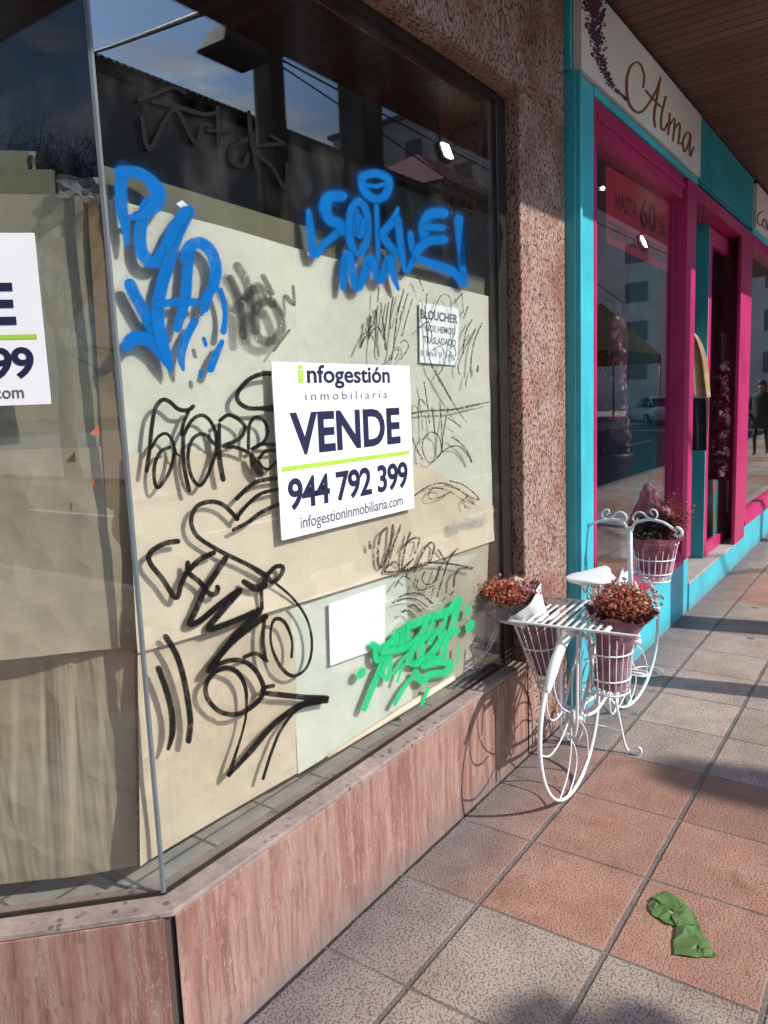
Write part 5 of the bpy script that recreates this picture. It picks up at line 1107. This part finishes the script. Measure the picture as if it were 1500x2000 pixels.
mb = MB(); rings = [[CP(l, wd*sx_, z) for sx_ in (-1, -.6, .6, 1)]+[CP(l2, wd*.78*sx_, z2) for sx_ in (1, .6, -.6, -1)] for l, wd, z, l2, z2 in ((1.0, .80, .93, .30, 1.05), (.55, .82, .95, .15, 1.40), (-.5, .82, .96, -.5, 1.46), (-1.5, .80, .97, -1.2, 1.38), (-1.85, .78, .96, -1.55, 1.05))]
mb.loft(rings); mb.build('window', M['carglass'], root, True)
mb = MB(); mb.loft([[CP(l, s_, z) for s_, z in ((-.60, z0), (0, z0+.03), (.60, z0), (.6, z0-.04), (-.6, z0-.04))] for l, z0 in ((.22, 1.41), (-.5, 1.48), (-1.3, 1.41))]); mb.build('roof', M['carpaint'], root, True)
for l in (1.35, -1.35):
    for s_ in (-.86, .86):
        c_ = CP(l, s_, .31); mb = MB(); mb.tube([c_-csd*.1, c_+csd*.1], .31, 24); wq = mb.build('wheel', M['tyre'], root); mb = MB(); mb.tube([c_-csd*.105, c_+csd*.105], .19, 16); mb.build('rim', M['steel'], wq)
for s_ in (-.58, .58): mb = MB(); mb.obox(CP(2.02, s_-.16, .60), cdir, csd, (0, 0, 1), .14, .32, .13); mb.build('headlight', M['lampglass'], root, bevel=.03)
# market tent
t = NT('tan_canvas'); M['canvas'] = t.done(t.n('MixShader', None, i0=.45, i1=t.bsdf((.55, .37, .19), .85), i2=t.n('BsdfTranslucent', None, Color=(.6, .42, .22, 1)).outputs[0]).outputs[0]); M['canvas2'] = plain('brown_canvas', (.24, .13, .05), .85)
root = empty('market_tent', (16.5, 50, 0), 'tan peaked market tent across the street, mirrored in the clothing shop window', 'tent')
mb = MB(); a = [(14.0, 45, 4.2), (19, 45, 4.2), (19, 55, 4.2), (14.0, 55, 4.2)]; tp = (16.5, 50, 7.6)
for i in range(4): mb.poly([a[i], a[(i+1) % 4], tp])
mb.build('canopy', M['canvas'], root); mb = MB()
for i in range(4): p, q = a[i], a[(i+1) % 4]; mb.poly([(p[0], p[1], 3.6), (q[0], q[1], 3.6), (q[0], q[1], 4.2), (p[0], p[1], 4.2)])
mb.build('valance', M['canvas2'], root)
for i in range(4): mb = MB(); mb.tube([(a[i][0], a[i][1], 0), (a[i][0], a[i][1], 4.2)], .06, 8); mb.build('post', M['steel'], root, True)
# passer-by
px_, py_ = 1.77, 18.7
t = NT('person_clothes'); z = t.n('SeparateXYZ', None, i0=t.n('TexCoord').outputs['Object']).outputs['Z']; M['person'] = t.done(t.bsdf(t.ramp(t.math('DIVIDE', z, 1.7), [(0, (.03, .025, .02)), (.05, (.03, .025, .02)), (.06, (.02, .022, .026)), (.55, (.02, .022, .026)), (.56, (.42, .25, .18)), (1, (.42, .25, .18))], 'CONSTANT'), .7))
J = [(0, 0, .92), (0, .01, 1.12), (0, .02, 1.36), (0, .01, 1.47), (0, -.02, 1.56), (0, -.02, 1.66), (.09, 0, .88), (.10, -.18, .48), (.10, -.10, .08), (.10, -.24, .03), (-.09, 0, .88), (-.10, .14, .47), (-.10, .33, .10), (-.10, .22, .02), (.17, .02, 1.36), (.22, .06, 1.08), (.20, -.12, .90), (.20, -.18, .83), (-.17, .02, 1.36), (-.22, .0, 1.08), (-.20, -.16, .92), (-.20, -.23, .86)]
E_ = [(0, 1), (1, 2), (2, 3), (3, 4), (4, 5), (0, 6), (6, 7), (7, 8), (8, 9), (0, 10), (10, 11), (11, 12), (12, 13), (2, 14), (14, 15), (15, 16), (16, 17), (2, 18), (18, 19), (19, 20), (20, 21)]
Rr = [.13, .12, .13, .055, .085, .08, .09, .058, .042, .035, .09, .058, .042, .035, .06, .045, .033, .03, .06, .045, .033, .03]
me = bpy.data.meshes.new('person'); me.from_pydata(J, E_, []); person = bpy.data.objects.new('person', me); COL.objects.link(person); person.location = (px_, py_, 0); me.materials.append(M['person'])
sk = person.modifiers.new('skin', 'SKIN'); me.skin_vertices or None
if not me.skin_vertices: bpy.context.view_layer.objects.active = person
for i, sv in enumerate(me.skin_vertices[0].data if me.skin_vertices else []): sv.radius = (Rr[i], Rr[i]*.85); sv.use_root = (i == 0)
ss = person.modifiers.new('subdivision', 'SUBSURF'); ss.levels = ss.render_levels = 2
tag(person, 'person in a long dark coat walking along the pavement, mirrored at the right edge', 'person')
M['coat'] = plain('dark_quilted_coat', (.035, .04, .042), .8, var=.6, scale=14); M['hair'] = plain('brown_hair', (.09, .05, .03), .7, var=.3, scale=60)
mb = MB(); mb.loft([[(px_+a_*math.cos(6.2832*k/24)*(1+.05*math.sin(3*6.2832*k/24)), py_+yo+b_*math.sin(6.2832*k/24), z_) for k in range(24)] for z_, a_, b_, yo in ((.62, .23, .20, 0), (.9, .215, .17, 0), (1.12, .19, .15, .01), (1.34, .235, .15, .02), (1.42, .19, .11, .02), (1.48, .075, .07, .01))]); mb.build('coat', M['coat'], person, True)
for sg in (1, -1):
    arm = [(.20*sg, .02, 1.37), (.27*sg, .05 if sg > 0 else .0, 1.08), (.24*sg, -.10, .92)]; mb = MB(); mb.tube([Vector((px_, py_, 0))+Vector(p) for p in spline(arm, .06)], .062, 12); mb.build('sleeve', M['coat'], person, True)
mb = MB(); mb.loft([[(px_+a_*math.cos(6.2832*k/20), py_-.02+yo+b_*math.sin(6.2832*k/20), z_) for k in range(20)] for z_, a_, b_, yo in ((1.48, .10, .05, .07), (1.58, .108, .07, .055), (1.66, .105, .09, .03), (1.72, .08, .08, .02), (1.755, .03, .03, .01))]); mb.build('hair', M['hair'], person, True)
